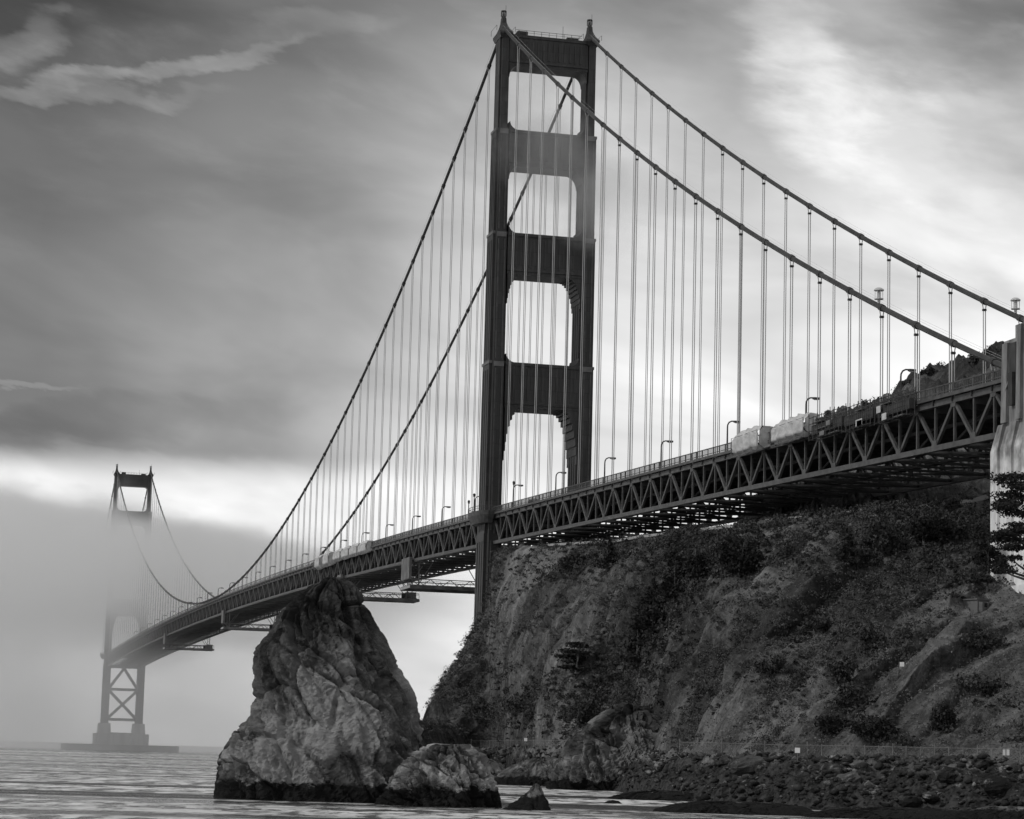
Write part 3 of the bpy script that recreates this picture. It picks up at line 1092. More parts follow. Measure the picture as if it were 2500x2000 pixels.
        # cornice lines and flutes on both faces
        for fx in (-1, 1):
            c = MB()
            x0, x1 = sorted((fx * (tx / 2 - .05), fx * (tx / 2 + .35)))
            c.box(x0, x1, -yi, yi, zt - 1.0, zt - 0.35)
            c.box(x0, x1, -yi, yi, zb + 0.9, zb + 1.5)
            c.build('cornice', M['tower'], s)
            nfl = 13 if si == 0 else 9
            for k in range(nfl):
                yy = (k - (nfl - 1) / 2) * (2 * yi - 3.0) / nfl
                MB().box(x0, x1 - .1 * fx if fx > 0 else x1, yy - .28, yy + .28, zb + 2.2, zt - 2.0).build('flute', M['tower'], s)
    # handrail along the top strut
    rl = MB()
    for k in range(9):
        y = -9.5 + k * 19 / 8
        rl.tube([(3.2, y, 223.0), (3.2, y, 224.5)], .07, 4)
    rl.tube([(3.2, -10.5, 224.5), (3.2, 10.5, 224.5)], .07, 4)
    rl.tube([(3.2, -10.5, 223.8), (3.2, 10.5, 223.8)], .05, 4)
    rl.tube([(3.0, 4.4, 223), (3.0, 4.4, 227)], .07, 4)
    rl.build('handrail', M['lamp'], t)
    mach = MB()
    mach.box(-2, 2, -9.6, -6.4, 222.9, 224.6).box(-1.5, 1.5, 6.2, 9.8, 222.9, 224.2)
    mach.build('machine_housing', M['tower'], t)
    # walkway round the outer side of each leg at deck level
    for sg in (-1, 1):
        dz = deck_z(loc[0]) + 1.4
        bk = MB()
        ring = []
        for z, k in ((dz - 3.4, 0.72), (dz - 1.2, 0.95), (dz, 1.0)):
            pts = []
            for j in range(13):
                a = math.pi * j / 12
                pts.append((10.6 * k * math.cos(a), sg * (HW + 1.0 + 4.9 * k * math.sin(a) ** 0.7 if sg else 0), z))
            if sg > 0:
                pts = pts
            ring.append(pts)
        bk.loft(ring)
        b = bk.build('walkway_bracket', M['rail'], t)
        rr = MB()
        prev = None
        for j in range(17):
            a = math.pi * j / 16
            p = (10.5 * math.cos(a), sg * (HW + 1.0 + 4.8 * math.sin(a) ** 0.7), dz)
            rr.tube([p, (p[0], p[1], dz + 1.4)], .07, 4)
            if prev:
                rr.tube([(prev[0], prev[1], dz + 1.4), (p[0], p[1], dz + 1.4)], .08, 4)
                rr.tube([(prev[0], prev[1], dz + .7), (p[0], p[1], dz + .7)], .05, 4)
            prev = p
        rr.build('guard_rail', M['rail'], b)
    return t


ntower = make_tower('bridge_tower', (NT_X, 0, 0), 'tall dark near tower of the suspension bridge with four portals')
stower = make_tower('bridge_tower', (ST_X, 0, 0), 'distant bridge tower half swallowed by a fog bank')


def brace(p0, p1, wv, parent=stower):
    MB().beam(p0, p1, 2.2, wv, (1, 0, 0)).build('brace', M['tower'], parent)


yi = HW - 2.6
for z in (49.0, 25.0):
    brace((0, -yi, z), (0, yi, z), 2.6)
brace((0, -yi, 50), (0, 0, 66), 2.4)
brace((0, yi, 50), (0, 0, 66), 2.4)
brace((0.3, -yi, 48), (0.3, yi, 26), 2.4)
brace((-0.3, yi, 48), (-0.3, -yi, 26), 2.4)
MB().box(-3, 3, -yi, yi, 66, 68.5).build('brace', M['tower'], stower)

pier = empty('tower_pier', (ST_X, 0, 0))
tag(pier, 'concrete pier under the distant foggy tower', 'pier')
mb = MB()
for sg in (-1, 1):
    MB().loft([[(x, sg * HW + y, z) for x, y in ((11, -5.6), (11, 5.6), (8, 8), (-8, 8), (-11, 5.6), (-11, -5.6), (-8, -8), (8, -8))] for z in (-8, 13.8)]).build('pedestal', M['pier'], pier)
MB().box(-8.5, 8.5, -9, 9, -8, 14.6).build('base_wall', M['pier'], pier)
for sg in (-1, 1):
    MB().loft([[(x * k, sg * HW + y * k, z) for x, y in ((8.6, -5), (8.6, 5), (-8.6, 5), (-8.6, -5))] for z, k in ((13.6, 1.0), (22, 0.86))]).build('plinth', M['pier'], pier)
fe = MB()
ro, ri, rlow = [], [], []
for z0, kx in ((-6, 1.0), (5.0, 1.0)):
    ro.append([(28 * math.cos(a), 47 * math.sin(a), z0) for a in np.linspace(0, 2 * math.pi, 48, endpoint=False)])
fe.loft(ro)
fender = fe.build('fender_wall', M['fender'], None, loc=(ST_X, 0, 0))
tag(fender, 'low dark oval concrete fender around the distant pier', 'pier fender')

# ------------------------------------------------------------------ main cables with suspenders
ORD = ['first', 'second', 'third', 'fourth', 'fifth', 'sixth', 'seventh', 'eighth', 'ninth', 'tenth', 'eleventh', 'twelfth', 'thirteenth', 'fourteenth',
       'fifteenth', 'sixteenth', 'seventeenth', 'eighteenth', 'nineteenth', 'twentieth', 'twenty-first', 'twenty-second', 'twenty-third', 'twenty-fourth', 'twenty-fifth', 'twenty-sixth', 'twenty-seventh', 'twenty-eighth']
band_me = MB().tube([(-0.75, 0, 0), (-0.7, 0, 0), (0.7, 0, 0), (0.75, 0, 0)], [0.5, 0.66, 0.66, 0.5], 10).mesh('cable_band')
band_me.materials.append(M['cable'])
for sg, lab in ((-1, 'near main cable draped from the left tower legs'), (1, 'far main cable draped from the right tower legs')):
    y = sg * HW
    t = empty('main_cable', (0, y, 0))
    tag(t, lab, 'bridge cable', 'main cables of the bridge')
    xs = list(np.linspace(-1405, ST_X, 20)) + list(np.linspace(ST_X, 0, 150))[1:] + list(np.linspace(0, 356, 60))[1:]
    MB().tube([(x, 0, cable_z(x)) for x in xs], 0.5, 10).build('cable', M['cable'], t, True)
    hr = MB()
    xh = [x for x in xs if x > -200]
    for yy in (-.6, .6):
        for dz in (1.25,):
            hr.tube([(x, yy, cable_z(x) + dz) for x in xh], 0.022, 3, False)
    hr.build('hand_rope', M['rope'], t)
    for k in range(-88, 23):
        x = k * 15.24 + (4.5 if k >= 0 else -2.0)
        if k == 0 or x < ST_X - 60 or abs(x - ST_X) < 9 or abs(x) < 9:
            continue
        zc, zd = cable_z(x), deck_z(x) + 0.6
        b = link('cable_band', band_me, None, t, (x, 0, zc))
        ang = math.atan2(cable_z(x + 1) - cable_z(x - 1), 2.0)
        b.rotation_euler = (0, -ang, 0)
        if zc - zd < 1.2:
            continue
        s = MB()
        r = 0.10 if x > -300 else 0.12
        for dy in (-0.22, 0.22):
            s.tube([(x, dy * 2.2, zc - 0.1), (x, dy, max(zc - 1.6, zd + .3)), (x, dy, zd)], r, 5, False)
        s.build('suspender', M['rope'], t)
        if x > 120 and zc - zd > 4:
            c = MB()
            c.box(x - .25, x + .25, -.36, .36, zc - 1.9, zc - 1.5)
            c.build('rope_clamp', M['cable'], t)

# cable-top warning lights in cages
for (x, y, lab) in ((292.7, -HW, 'round caged light standing on the near main cable above the side span'), (292.0, HW, 'round caged light on the far main cable at the right edge')):
    zc = cable_z(x) + 0.5
    t = empty('cable_light', (x, y, zc))
    tag(t, lab, 'cable light', 'caged lights on the cables')
    MB().tube([(0, 0, 0), (0, 0, 0.9)], .28, 8).build('stand', M['rope'], t)
    c = MB()
    for k in range(8):
        a = k * math.pi / 4
        c.tube([(.75 * math.cos(a), .75 * math.sin(a), .8), (.75 * math.cos(a), .75 * math.sin(a), 2.4)], .05, 4)
    c.tube([(0, 0, .75), (0, 0, .9)], .85, 10)
    c.tube([(0, 0, 2.35), (0, 0, 2.6), (0, 0, 2.9)], [.95, .9, .4], 10)
    c.build('cage', M['lens'], t)
    MB().tube([(0, 0, .9), (0, 0, 2.1)], .38, 8).build('lamp_glass', M['lens'], t)

# ------------------------------------------------------------------ deck spans
TD, PAN = 7.6, 7.62


def make_span(x0, x1, detail_to, label, sign):
    """x0 at the near tower end; panels run from x0 to x1; those beyond detail_to are merged"""
    t = empty('bridge_deck', (0, 0, 0))
    tag(t, label, 'bridge deck', 'deck spans of the bridge')
    n = int(round(abs(x1 - x0) / PAN))
    xs = [x0 + (x1 - x0) * i / n for i in range(n + 1)]
    # roadway slab, fascia, stringers as continuous lofts
    def strip(y0, y1, dz0, dz1, step=3):
        mb_ = MB()
        xx = xs[::step] + ([xs[-1]] if (len(xs) - 1) % step else [])
        mb_.loft([[(x, y0, deck_z(x) + dz0), (x, y1, deck_z(x) + dz0), (x, y1, deck_z(x) + dz1), (x, y0, deck_z(x) + dz1)] for x in xx])
        return mb_
    strip(-9.6, 9.6, 0.75, 1.15).build('roadway', M['road'], t)
    for sg in (-1, 1):
        a, b = sorted((sg * 9.8, sg * 13.2))
        strip(a, b, 1.15, 1.4).build('sidewalk', M['under'], t)
        a, b = sorted((sg * 14.35, sg * 14.75))
        strip(a, b, 0.55, 1.15).build('fascia', M['truss'], t)
        a, b = sorted((sg * (HW - .42), sg * (HW + .42)))
        strip(a, b, -0.55, 0.45).build('top_chord', M['truss'], t)
        strip(a, b, -TD - 0.5, -TD + 0.45).build('bottom_chord', M['truss'], t)
        # railing: posts, rails, pickets
        pr = MB()
        a = sg * 14.5
        near = [x for x in np.arange(min(x0, x1), max(x0, x1), 0.62) if x > -260]
        for x in near:
            z = deck_z(x)
            pr.box(x - .07, x + .07, a - .04, a + .04, z + 1.15, z + 2.55)
        for x in np.arange(min(x0, x1), max(x0, x1), PAN / 2):
            z = deck_z(x)
            pr.box(x - .13, x + .13, a - .1, a + .1, z + 1.1, z + 2.75)
        r = pr.build('railing', M['rail'], t)
        r['kind'] = 'stuff'
        strip(a - .1, a + .1, 2.6, 2.8).build('top_rail', M['rail'], t)
        strip(a - .07, a + .07, 1.5, 1.62).build('bottom_rail', M['rail'], t)
    for yy in (-10.5, -7, -3.5, 0, 3.5, 7, 10.5):
        strip(yy - .2, yy + .2, -0.3, 0.75).build('stringer', M['under'], t)
    strip(-0.8, 0.8, -TD + 0.45, -TD + 0.75).build('inspection_walkway', M['under'], t)
    for yy, dz in ((-6.2, -2.6), (6.0, -3.4), (9.5, -2.2)):
        strip(yy - .35, yy + .35, dz, dz + .6).build('utility_pipe', M['under'], t)
    far = MB()
    farfloor = MB()
    for i in range(n + 1):
        x = xs[i]
        z = deck_z(x)
        near = (x - detail_to) * 1 > 0
        fb = MB()
        fb.box(x - .22, x + .22, -HW, HW, z - 1.5, z + 0.745)
        for sg in (-1, 1):
            fb.box(x - .18, x + .18, *sorted((sg * HW, sg * 14.4)), z - .3, z + 0.5)
        if near:
            fb.build('floor_beam', M['under'], t)
        else:
            farfloor.v += fb.v and []
            b0_ = len(farfloor.v)
            farfloor.v += fb.v
            farfloor.f += [tuple(b0_ + k for k in q) for q in fb.f]
        for sg in (-1, 1):
            y = sg * HW
            mb_ = MB()
            mb_.beam((x, y, z - TD + .3), (x, y, z - .4), 0.42, 0.42)
            if near:
                mb_.build('post', M['truss'], t)
            else:
                b0_ = len(far.v)
                far.v += mb_.v
                far.f += [tuple(b0_ + k for k in q) for q in mb_.f]
            if i < n:
                xa, xb = x, xs[i + 1]
                za, zb = deck_z(xa), deck_z(xb)
                d = MB()
                if i % 2 == 0:
                    d.beam((xa, y, za - .3), (xb, y, zb - TD + .2), 0.5, 0.62)
                else:
                    d.beam((xa, y, za - TD + .2), (xb, y, zb - .3), 0.5, 0.62)
                if near:
                    d.build('diagonal', M['truss'], t)
                    # gusset plates
                else:
                    b0_ = len(far.v)
                    far.v += d.v
                    far.f += [tuple(b0_ + k for k in q) for q in d.f]
        # sway frame and bottom lateral bracing
        if i < n:
            x2 = xs[i + 1]
            z2 = deck_z(x2)
            lt = MB()
            if i % 2 == 0:
                lt.beam((x, -HW, z - TD), (x2, 0, z2 - TD), .4, .36)
                lt.beam((x, HW, z - TD), (x2, 0, z2 - TD), .4, .36)
                lt.beam((x, -HW, z - TD), (x, HW, z - TD), .4, .46)
                lt.beam((x, -HW, z - TD + .4), (x, -8, z - 1.4), .3, .3)
                lt.beam((x, HW, z - TD + .4), (x, 8, z - 1.4), .3, .3)
            else:
                lt.beam((x, 0, z - TD), (x2, -HW, z2 - TD), .4, .36)
                lt.beam((x, 0, z - TD), (x2, HW, z2 - TD), .4, .36)
            if near:
                lt.build('lateral_brace', M['under'], t)
            else:
                b0_ = len(farfloor.v)
                farfloor.v += lt.v
                farfloor.f += [tuple(b0_ + k for k in q) for q in lt.f]
    # gusset plates at the nodes of the near truss
    gp = MB()
    for i in range(n + 1):
        x = xs[i]
        if x < -420:
            continue
        z = deck_z(x)
        for sg in (-1, 1):
            y = sg * (HW + .30)
            if i % 2 == 0:
                gp.box(x - 1.0, x + 1.0, y - .06, y + .06, z - 1.25, z - .3)
            else:
                gp.box(x - 1.0, x + 1.0, y - .06, y + .06, z - TD + .2, z - TD + 1.3)
    gp.build('gusset_plate', M['truss'], t)['kind'] = 'stuff'
    if far.v:
        far.build('distant_truss_web', M['truss'], t)['kind'] = 'stuff'
        farfloor.build('distant_floor_frames', M['under'], t)['kind'] = 'stuff'
    return t


make_span(6.5, 348.0, -1e9, 'near side span deck with open triangular truss, right of the near tower', 1)
make_span(-6.5, ST_X + 6.5, -330.0, 'long main span deck running left into the fog', -1)

# vertical utility mast beside the near tower, guard posts on the deck at its foot
for k, (x, y, hh, lab) in enumerate(((-24, -17.5, 5.2, 'short dark post on the deck left of the near tower'), (-15, -18.0, 6.6, 'tall thin post on the walkway left of the near tower foot'),
                                     (30, -14.0, 7.0, 'slim pole on the deck between two lamps inside the lowest portal'))):
    t = empty('deck_post', (x, -14.2 if k == 2 else y + 3, deck_z(x) + 1.2))
    tag(t, lab, 'post')
    MB().tube([(0, 0, -1), (0, 0, hh)], .16, 6).build('pole', M['lamp'], t)
    MB().tube([(0, 0, hh - .5), (0, 0, hh + .3), (0, 0, hh + .6)], [.3, .42, .15], 8).build('finial', M['lamp'], t)

# ------------------------------------------------------------------ street lamps
lp_pole = MB().tube([(0, 0, 0), (0, 0, .9), (0, 0, 1.0), (0, 0, 6.6)], [.30, .30, .22, .17], 8).mesh('pole')
arm_pts = [(0, 0, 6.5), (0, 0.05, 7.1), (0, 0.35, 7.65), (0, 0.9, 7.95), (0, 1.7, 8.0)]
lp_arm = MB().tube(arm_pts, [.17, .17, .16, .15, .15], 6).mesh('arm')
lp_head = MB().loft([[(x * k, y, z + 7.95) for x, z in ((.36, -.24), (.36, .16), (-.36, .16), (-.36, -.24))] for y, k in ((1.4, .5), (1.7, 1.0), (2.7, 1.0), (2.9, .6))]).mesh('lamp_head')
lp_lens = MB().box(-.28, .28, 1.75, 2.65, 7.60, 7.705).mesh('lens')
for me, mm in ((lp_pole, 'lamp'), (lp_arm, 'lamp'), (lp_head, 'lamp'), (lp_lens, 'lens')):
    me.materials.append(M[mm])


def lamp(x, y, label, flip=False):
    t = empty('street_lamp', (x, y, deck_z(x) + 1.3), math.pi if flip else 0)
    tag(t, label, 'street lamp', 'street lamps along the bridge deck')
    link('pole', lp_pole, None, t)
    link('arm', lp_arm, None, t)
    hd = link('lamp_head', lp_head, None, t)
    link('lens', lp_lens, None, hd)


for k in range(7):
    lamp(12.1 + 46.9 * (6 - k), -9.7, 'curved street lamp on the near side span, %s from the right-hand pylon' % ORD[k])
for k in range(24):
    lamp(-36.0 - 46.7 * k, -9.7, 'curved street lamp on the main span, %s beyond the near tower' % ORD[k])

# ------------------------------------------------------------------ tarpaulin enclosures on the near railing


def tarp(x0, x1, dz0, dz1, label, seed, out=2.6):
    rng = np.random.default_rng(seed)
    t = empty('tarpaulin_enclosure', ((x0 + x1) / 2, -HW - 0.6, deck_z((x0 + x1) / 2)))
    tag(t, label, 'tarpaulin', 'white tarpaulin enclosures on the deck edge')
    nx, nz = 14, 12
    L_ = x1 - x0
    prof = [(0.9, dz0 + .8), (-out * .5, dz0), (-out, dz0 + .9), (-out, dz1 - 1.4), (-out * .62, dz1), (0.8, dz1 - .1)]
    V, F_ = [], []
    m_ = 26
    tt = np.linspace(0, len(prof) - 1, m_)
    for i in range(nx + 1):
        x = -L_ / 2 + L_ * i / nx
        pinch = 0.10 * math.cos(i / nx * math.pi * 8)
        for j in range(m_):
            a = int(min(tt[j], len(prof) - 1.001))
            f = tt[j] - a
            yv = prof[a][0] * (1 - f) + prof[a + 1][0] * f
            zv = prof[a][1] * (1 - f) + prof[a + 1][1] * f
            end = 1 - 0.16 * (abs(2 * i / nx - 1) ** 6)
            V.append((x + rng.normal() * .12, yv * end * (1 + pinch * 1.6) + rng.normal() * .07, (zv - 1) * (end + .05 * math.sin(i * 1.9 + seed)) + 1 + rng.normal() * .06))
    for i in range(nx):
        for j in range(m_ - 1):
            a = i * m_ + j
            F_.append((a, a + 1, a + m_ + 1, a + m_))
    link('tarpaulin', mesh_np('tarpaulin', V, F_), M['tarp'], t)
    # end sheets
    for s in (-1, 1):
        x = s * (L_ / 2 - .05)
        e = MB()
        e.loft([[(x, .8, dz0 + 1), (x, -out * .45, dz0 + .3), (x, -out * .85, dz0 + 1), (x, -out * .85, dz1 - 1.5), (x, -out * .5, dz1 - .4), (x, .7, dz1 - .5)],
                [(x + .12 * s, .8, dz0 + 1), (x + .12 * s, -out * .45, dz0 + .3), (x + .12 * s, -out * .85, dz0 + 1), (x + .12 * s, -out * .85, dz1 - 1.5), (x + .12 * s, -out * .5, dz1 - .4), (x + .12 * s, .7, dz1 - .5)]])
        e.build('end_sheet', M['tarp'], t)
    fr = MB()
    for i in range(5):
        x = -L_ / 2 + L_ * i / 4
        fr.tube([(x, -out - .12, dz0 - .2), (x, -out - .12, dz1 - 1.2)], .07, 4)
    fr.tube([(-L_ / 2, -out - .12, dz0 - .1), (L_ / 2, -out - .12, dz0 - .1)], .07, 4)
    fr.tube([(-L_ / 2, -out - .12, dz1 - 1.3), (L_ / 2, -out - .12, dz1 - 1.3)], .05, 4)
    fr.build('scaffold_frame', M['post'], t)


tarp(223.0, 238.5, -1.0, 4.2, 'crumpled white tarpaulin enclosure on the side span, left of the pair', 1)
tarp(246.0, 264.0, -0.6, 4.1, 'boxy white tarpaulin enclosure on the side span, right of the pair nearer the pylon', 2)
tarp(-288.0, -276.0, -2.2, 3.4, 'narrow pale tarpaulin bundle on the main span, leftmost of six', 3)
tarp(-269.0, -256.0, -2.0, 3.6, 'narrow pale tarpaulin bundle on the main span, second from the left', 4)
for k in range(4):
    tarp(-248 + 17.5 * k, -231.5 + 17.5 * k, -1.2, 3.4, 'pale tarpaulin panel of the row of four on the main span, %s from the left' % ORD[k], 5 + k, 2.2)

# scaffold clutter hung on the side span railing right of the tarpaulins
for k, (x0, x1) in enumerate(((266, 281), (282.5, 296), (298, 312))):
    t = empty('hanging_scaffold', ((x0 + x1) / 2, -HW - 1.2, deck_z((x0 + x1) / 2)))
    tag(t, 'dark work scaffold hung on the side span edge, %s to the right of the tarpaulins' % ORD[k], 'scaffold', 'work scaffolds on the side span')
    rng = random.Random(40 + k)
    fr = MB()
    L_ = x1 - x0
    n = 7
    for i in range(n + 1):
        x = -L_ / 2 + L_ * i / n
        for yy in (-.2, -1.7):
            fr.tube([(x, yy, -1.6), (x, yy, 3.2 + rng.uniform(-.5, .6))], .08, 4)
        fr.tube([(x, -.2, -1.4), (x, -1.7, -1.4)], .07, 4)
    for z in (-1.4, .2, 1.6, 2.8):
        for yy in (-.2, -1.7):
            fr.tube([(-L_ / 2, yy, z), (L_ / 2, yy, z)], .07, 4)
    fr.build('frame', M['under'], t)
    for i in range(2 if k else 3):
        a = -L_ / 2 + rng.uniform(0, L_ - 5)
        z = rng.choice((-1.3, .25, 1.65))
        MB().box(a, a + rng.uniform(3, 5), -1.65, -.25, z + .05, z + .16).build('plank_deck', M['traveler'], t)
    for i in range(2):
        a = -L_ / 2 + rng.uniform(0, L_ - 4)
        z = rng.choice((-1.25, .3))
        MB().box(a, a + rng.uniform(1.6, 3.4), -1.86, -1.78, z, z + rng.uniform(.8, 1.3)).build('debris_sheet', M['tarp'] if k else M['traveler'], t)
    MB().box(-L_ / 2, L_ / 2, -1.2, -.3, -.4, 1.4).build('equipment_row', M['under'], t)

# ------------------------------------------------------------------ travelling platforms under the main span
TRV = [(-110, 'long maintenance platform hanging under the main span beside the near tower', 9.3, 16),
       (-236, 'maintenance platform under the main span just right of the sea stack top', 8.2, 9),
       (-575, 'maintenance platform under the main span left of the sea stack', 8.6, 9),
       (-850, 'small distant maintenance platform under the deck near the foggy tower', 8.6, 9)]
for k, (x, lab, drop, ln) in enumerate(TRV):
    zd = deck_z(x) - TD
    t = empty('maintenance_platform', (x, 0, zd))
    tag(t, lab, 'work platform', 'travelling platforms under the main span')
    ye = 15.5
    g = MB()
    for xx in (-ln / 2, ln / 2):
        g.beam((xx, -ye, -drop), (xx, ye, -drop), .5, 1.1)
        g.beam((xx, -ye, -drop + 2.6), (xx, ye, -drop + 2.6), .3, .3)
        for j in range(9):
            ya = -ye + 2 * ye * j / 9
            yb = -ye + 2 * ye * (j + 1) / 9
            g.beam((xx, ya, -drop + (0 if j % 2 else 2.6)), (xx, yb, -drop + (2.6 if j % 2 else 0)), .22, .22)
    g.build('girder', M['traveler'], t)
    MB().box(-ln / 2 + .3, ln / 2 - .3, -ye, ye, -drop + .56, -drop + .72).build('floor', M['traveler'], t)
    for sg in (-1, 1):
        MB().box(-ln / 2 - .2, ln / 2 + .2, *sorted((sg * (ye + .05), sg * (ye + .25))), -drop - .4, -drop + .5).build('kickboard', M['wallgrey'], t)
        for xx in (-ln / 2, ln / 2):
            hg = MB()
            hg.beam((xx, sg * 12.6, -drop + .5), (xx, sg * 12.6, -.3), .35, .35)
            hg.beam((xx, sg * 12.6, -drop + 1), (xx, sg * 8, -1.0), .25, .25)
            hg.build('hanger', M['traveler'], t)
    # cabin and drums standing at the western end
    MB().box(-ln * .35, ln * .1, ye - 4.2, ye - .4, -drop + .75, -drop + 3.4).build('cabin', M['traveler'], t)
    MB().box(ln * .2, ln * .4, ye - 6.5, ye - 5.2, -drop + .75, -drop + 2.6).build('equipment_box', M['under'], t)
    MB().box(-ln * .4, ln * .4, -ye - .3, -ye + .6, -drop + 2.8, 0.8).build('end_screen', M['traveler'], t)
    rl = MB()
    for j in range(13):
        y = -ye + 2 * ye * j / 12
        rl.tube([(ln / 2 + .1, y, -drop + .6), (ln / 2 + .1, y, -drop + 2.0)], .06, 4)
    rl.tube([(ln / 2 + .1, -ye, -drop + 2.0), (ln / 2 + .1, ye, -drop + 2.0)], .06, 4)
    rl.build('railing', M['rail'], t)

# ------------------------------------------------------------------ vehicles on the deck


def van(x, y, label, hgt=2.4, ln=5.4, mat='car'):
    t = empty('van', (x, y, deck_z(x) + 1.15))
    t.rotation_euler = (0, math.atan((66.15 - 75.08) / 343) * -1 if x > 0 else 0, 0)
    tag(t, label, 'van', 'vehicles on the bridge deck')
    side = [(-ln / 2, .35), (-ln / 2, 1.1), (-ln / 2 + .9, 1.35), (-ln / 2 + 1.7, hgt), (ln / 2 - .1, hgt), (ln / 2, hgt - .3), (ln / 2, .35)]
    MB().loft([[(a, s * 0.95, b) for a, b in side] for s in (-1, 1)]).build('body', M[mat], t)
    g = MB()
    for s in (-1, 1):
        g.box(-ln / 2 + 1.5, ln / 2 - .5, *sorted((s * .955, s * .975)), 1.4, hgt - .35)
    g.build('window', M['darkglass'], t)
    for a in (-ln * .32, ln * .32):
        for s in (-1, 1):
            MB().tube([(a, s * .75, .36), (a, s * 1.0, .36)], .36, 10).build('wheel', M['road'], t)


van(26, -7.5, 'white van on the deck beside the foot of the near tower right leg', 3.0, 6.0)

# ------------------------------------------------------------------ concrete pylon at the end of the side span
pyl = empty('concrete_pylon', (352.0, -12.5, 0))
tag(pyl, 'tall stepped concrete pylon at the right edge with pale lower wall', 'pylon')


def rect(x0, x1, y0, y1, z):
    return [(x0, y0, z), (x1, y0, z), (x1, y1, z), (x0, y1, z)]


pb = MB()
pb.loft([rect(-6.4, 12, -4.3, 5, 20), rect(-6.4, 12, -4.3, 5, 55.2), rect(-4.6, 10.5, -3.3, 4.4, 59.0)])
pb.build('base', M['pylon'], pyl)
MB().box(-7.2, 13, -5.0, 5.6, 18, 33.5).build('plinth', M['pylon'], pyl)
sh = MB()
sh.loft([rect(-4.6, 9.5, -3.3, 4.4, 59.002), rect(-4.3, 9.5, -3.1, 4.4, 72.0)])
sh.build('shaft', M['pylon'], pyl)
st = MB()
st.box(-4.3, 9.5, -3.1, 4.4, 72.002, 72.7)
st.box(-0.3, 9.5, -3.1, 4.4, 72.702, 74.7)
st.box(2.5, 9.5, -3.1, 4.4, 74.702, 75.3)
st.box(4.4, 9.5, -3.1, 4.4, 75.302, 78.0)
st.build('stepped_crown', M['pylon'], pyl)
for a, b, z0, z1 in ((-4.0, -2.2, 59.5, 72.2), (1.2, 2.6, 59.5, 74.5), (6.0, 7.4, 59.5, 75)):
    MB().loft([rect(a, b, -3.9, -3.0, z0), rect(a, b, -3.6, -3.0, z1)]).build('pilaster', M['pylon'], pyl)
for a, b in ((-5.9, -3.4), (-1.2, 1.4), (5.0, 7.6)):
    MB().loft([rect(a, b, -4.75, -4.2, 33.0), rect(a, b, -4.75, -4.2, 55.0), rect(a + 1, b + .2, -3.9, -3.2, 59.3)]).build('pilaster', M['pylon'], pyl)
MB().box(-1.9, 0.3, -3.35, -3.05, 65.5, 72.0).build('recess_panel', M['under'], pyl)
MB().box(-1.2, 0.2, -3.95, -3.05, 62.0, 67.2).build('service_box', M['under'], pyl)
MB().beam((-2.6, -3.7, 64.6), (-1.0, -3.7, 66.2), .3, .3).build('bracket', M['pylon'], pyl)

# shed beside the pylon foot
p = on_hill(2380, 1478)
shd = empty('utility_shed', (p[0], p[1], p[2] - .9), 0.3)
shd.scale = (.75, .75, .75)
tag(shd, 'small grey shed with a pale door left of the pylon foot', 'shed')
MB().box(-2.2, 2.2, -1.6, 1.6, 0, 2.6).build('wall', M['fender'], shd)
MB().box(-2.5, 2.5, -1.9, 1.9, 2.605, 2.85).build('roof', M['fender'], shd)
MB().box(2.2, 2.26, -1.2, -.3, 0.2, 2.2).build('door', M['wallgrey'], shd)
MB().box(2.2, 2.25, .3, 1.0, 1.2, 2.0).build('window', M['darkglass'], shd)

# ------------------------------------------------------------------ retaining walls and guard rails of the road below the deck


def wall_line(pts, name, label, h0, hh, cat='retaining wall'):
    t = empty(name, tuple(pts[0]))
    tag(t, label, cat, 'walls of the hillside road')
    o = np.array(pts[0])
    for a, b in zip(pts[:-1], pts[1:]):
        m_ = MB()
        A, B = np.array(a) - o, np.array(b) - o
        m_.beam(A + np.array([0, 0, h0]), B + np.array([0, 0, h0]), .5, hh)
        m_.build('wall_panel', M['wallgrey'], t)


def hill_line(pairs):
    out = []
    for px, py in pairs:
        c = np.interp(px, PXC, DC)
        out.append(at(px, py, c - 4))
    return out


wall_line(hill_line([(1340, 1331), (1400, 1327), (1460, 1324), (1510, 1320), (1560, 1311), (1620, 1304), (1680, 1296), (1750, 1289), (1823, 1281)]), 'retaining_wall', 'long pale road wall on the slope right below the side span', 0, 0.6)
wall_line(hill_line([(1862, 1273), (1900, 1269), (1950, 1265), (2000, 1263)]), 'retaining_wall', 'short pale road wall further right below the side span', 0, 0.7)
wall_line(hill_line([(2020, 1259), (2060, 1254), (2106, 1247)]), 'retaining_wall', 'pale stub of road wall rising to the right on the slope', 0, 0.7)
wall_line(hill_line([(2342, 1228), (2380, 1222), (2412, 1212)]), 'retaining_wall', 'pale road wall just left of the pylon', 0, 0.8)

# ------------------------------------------------------------------ rocks in the water


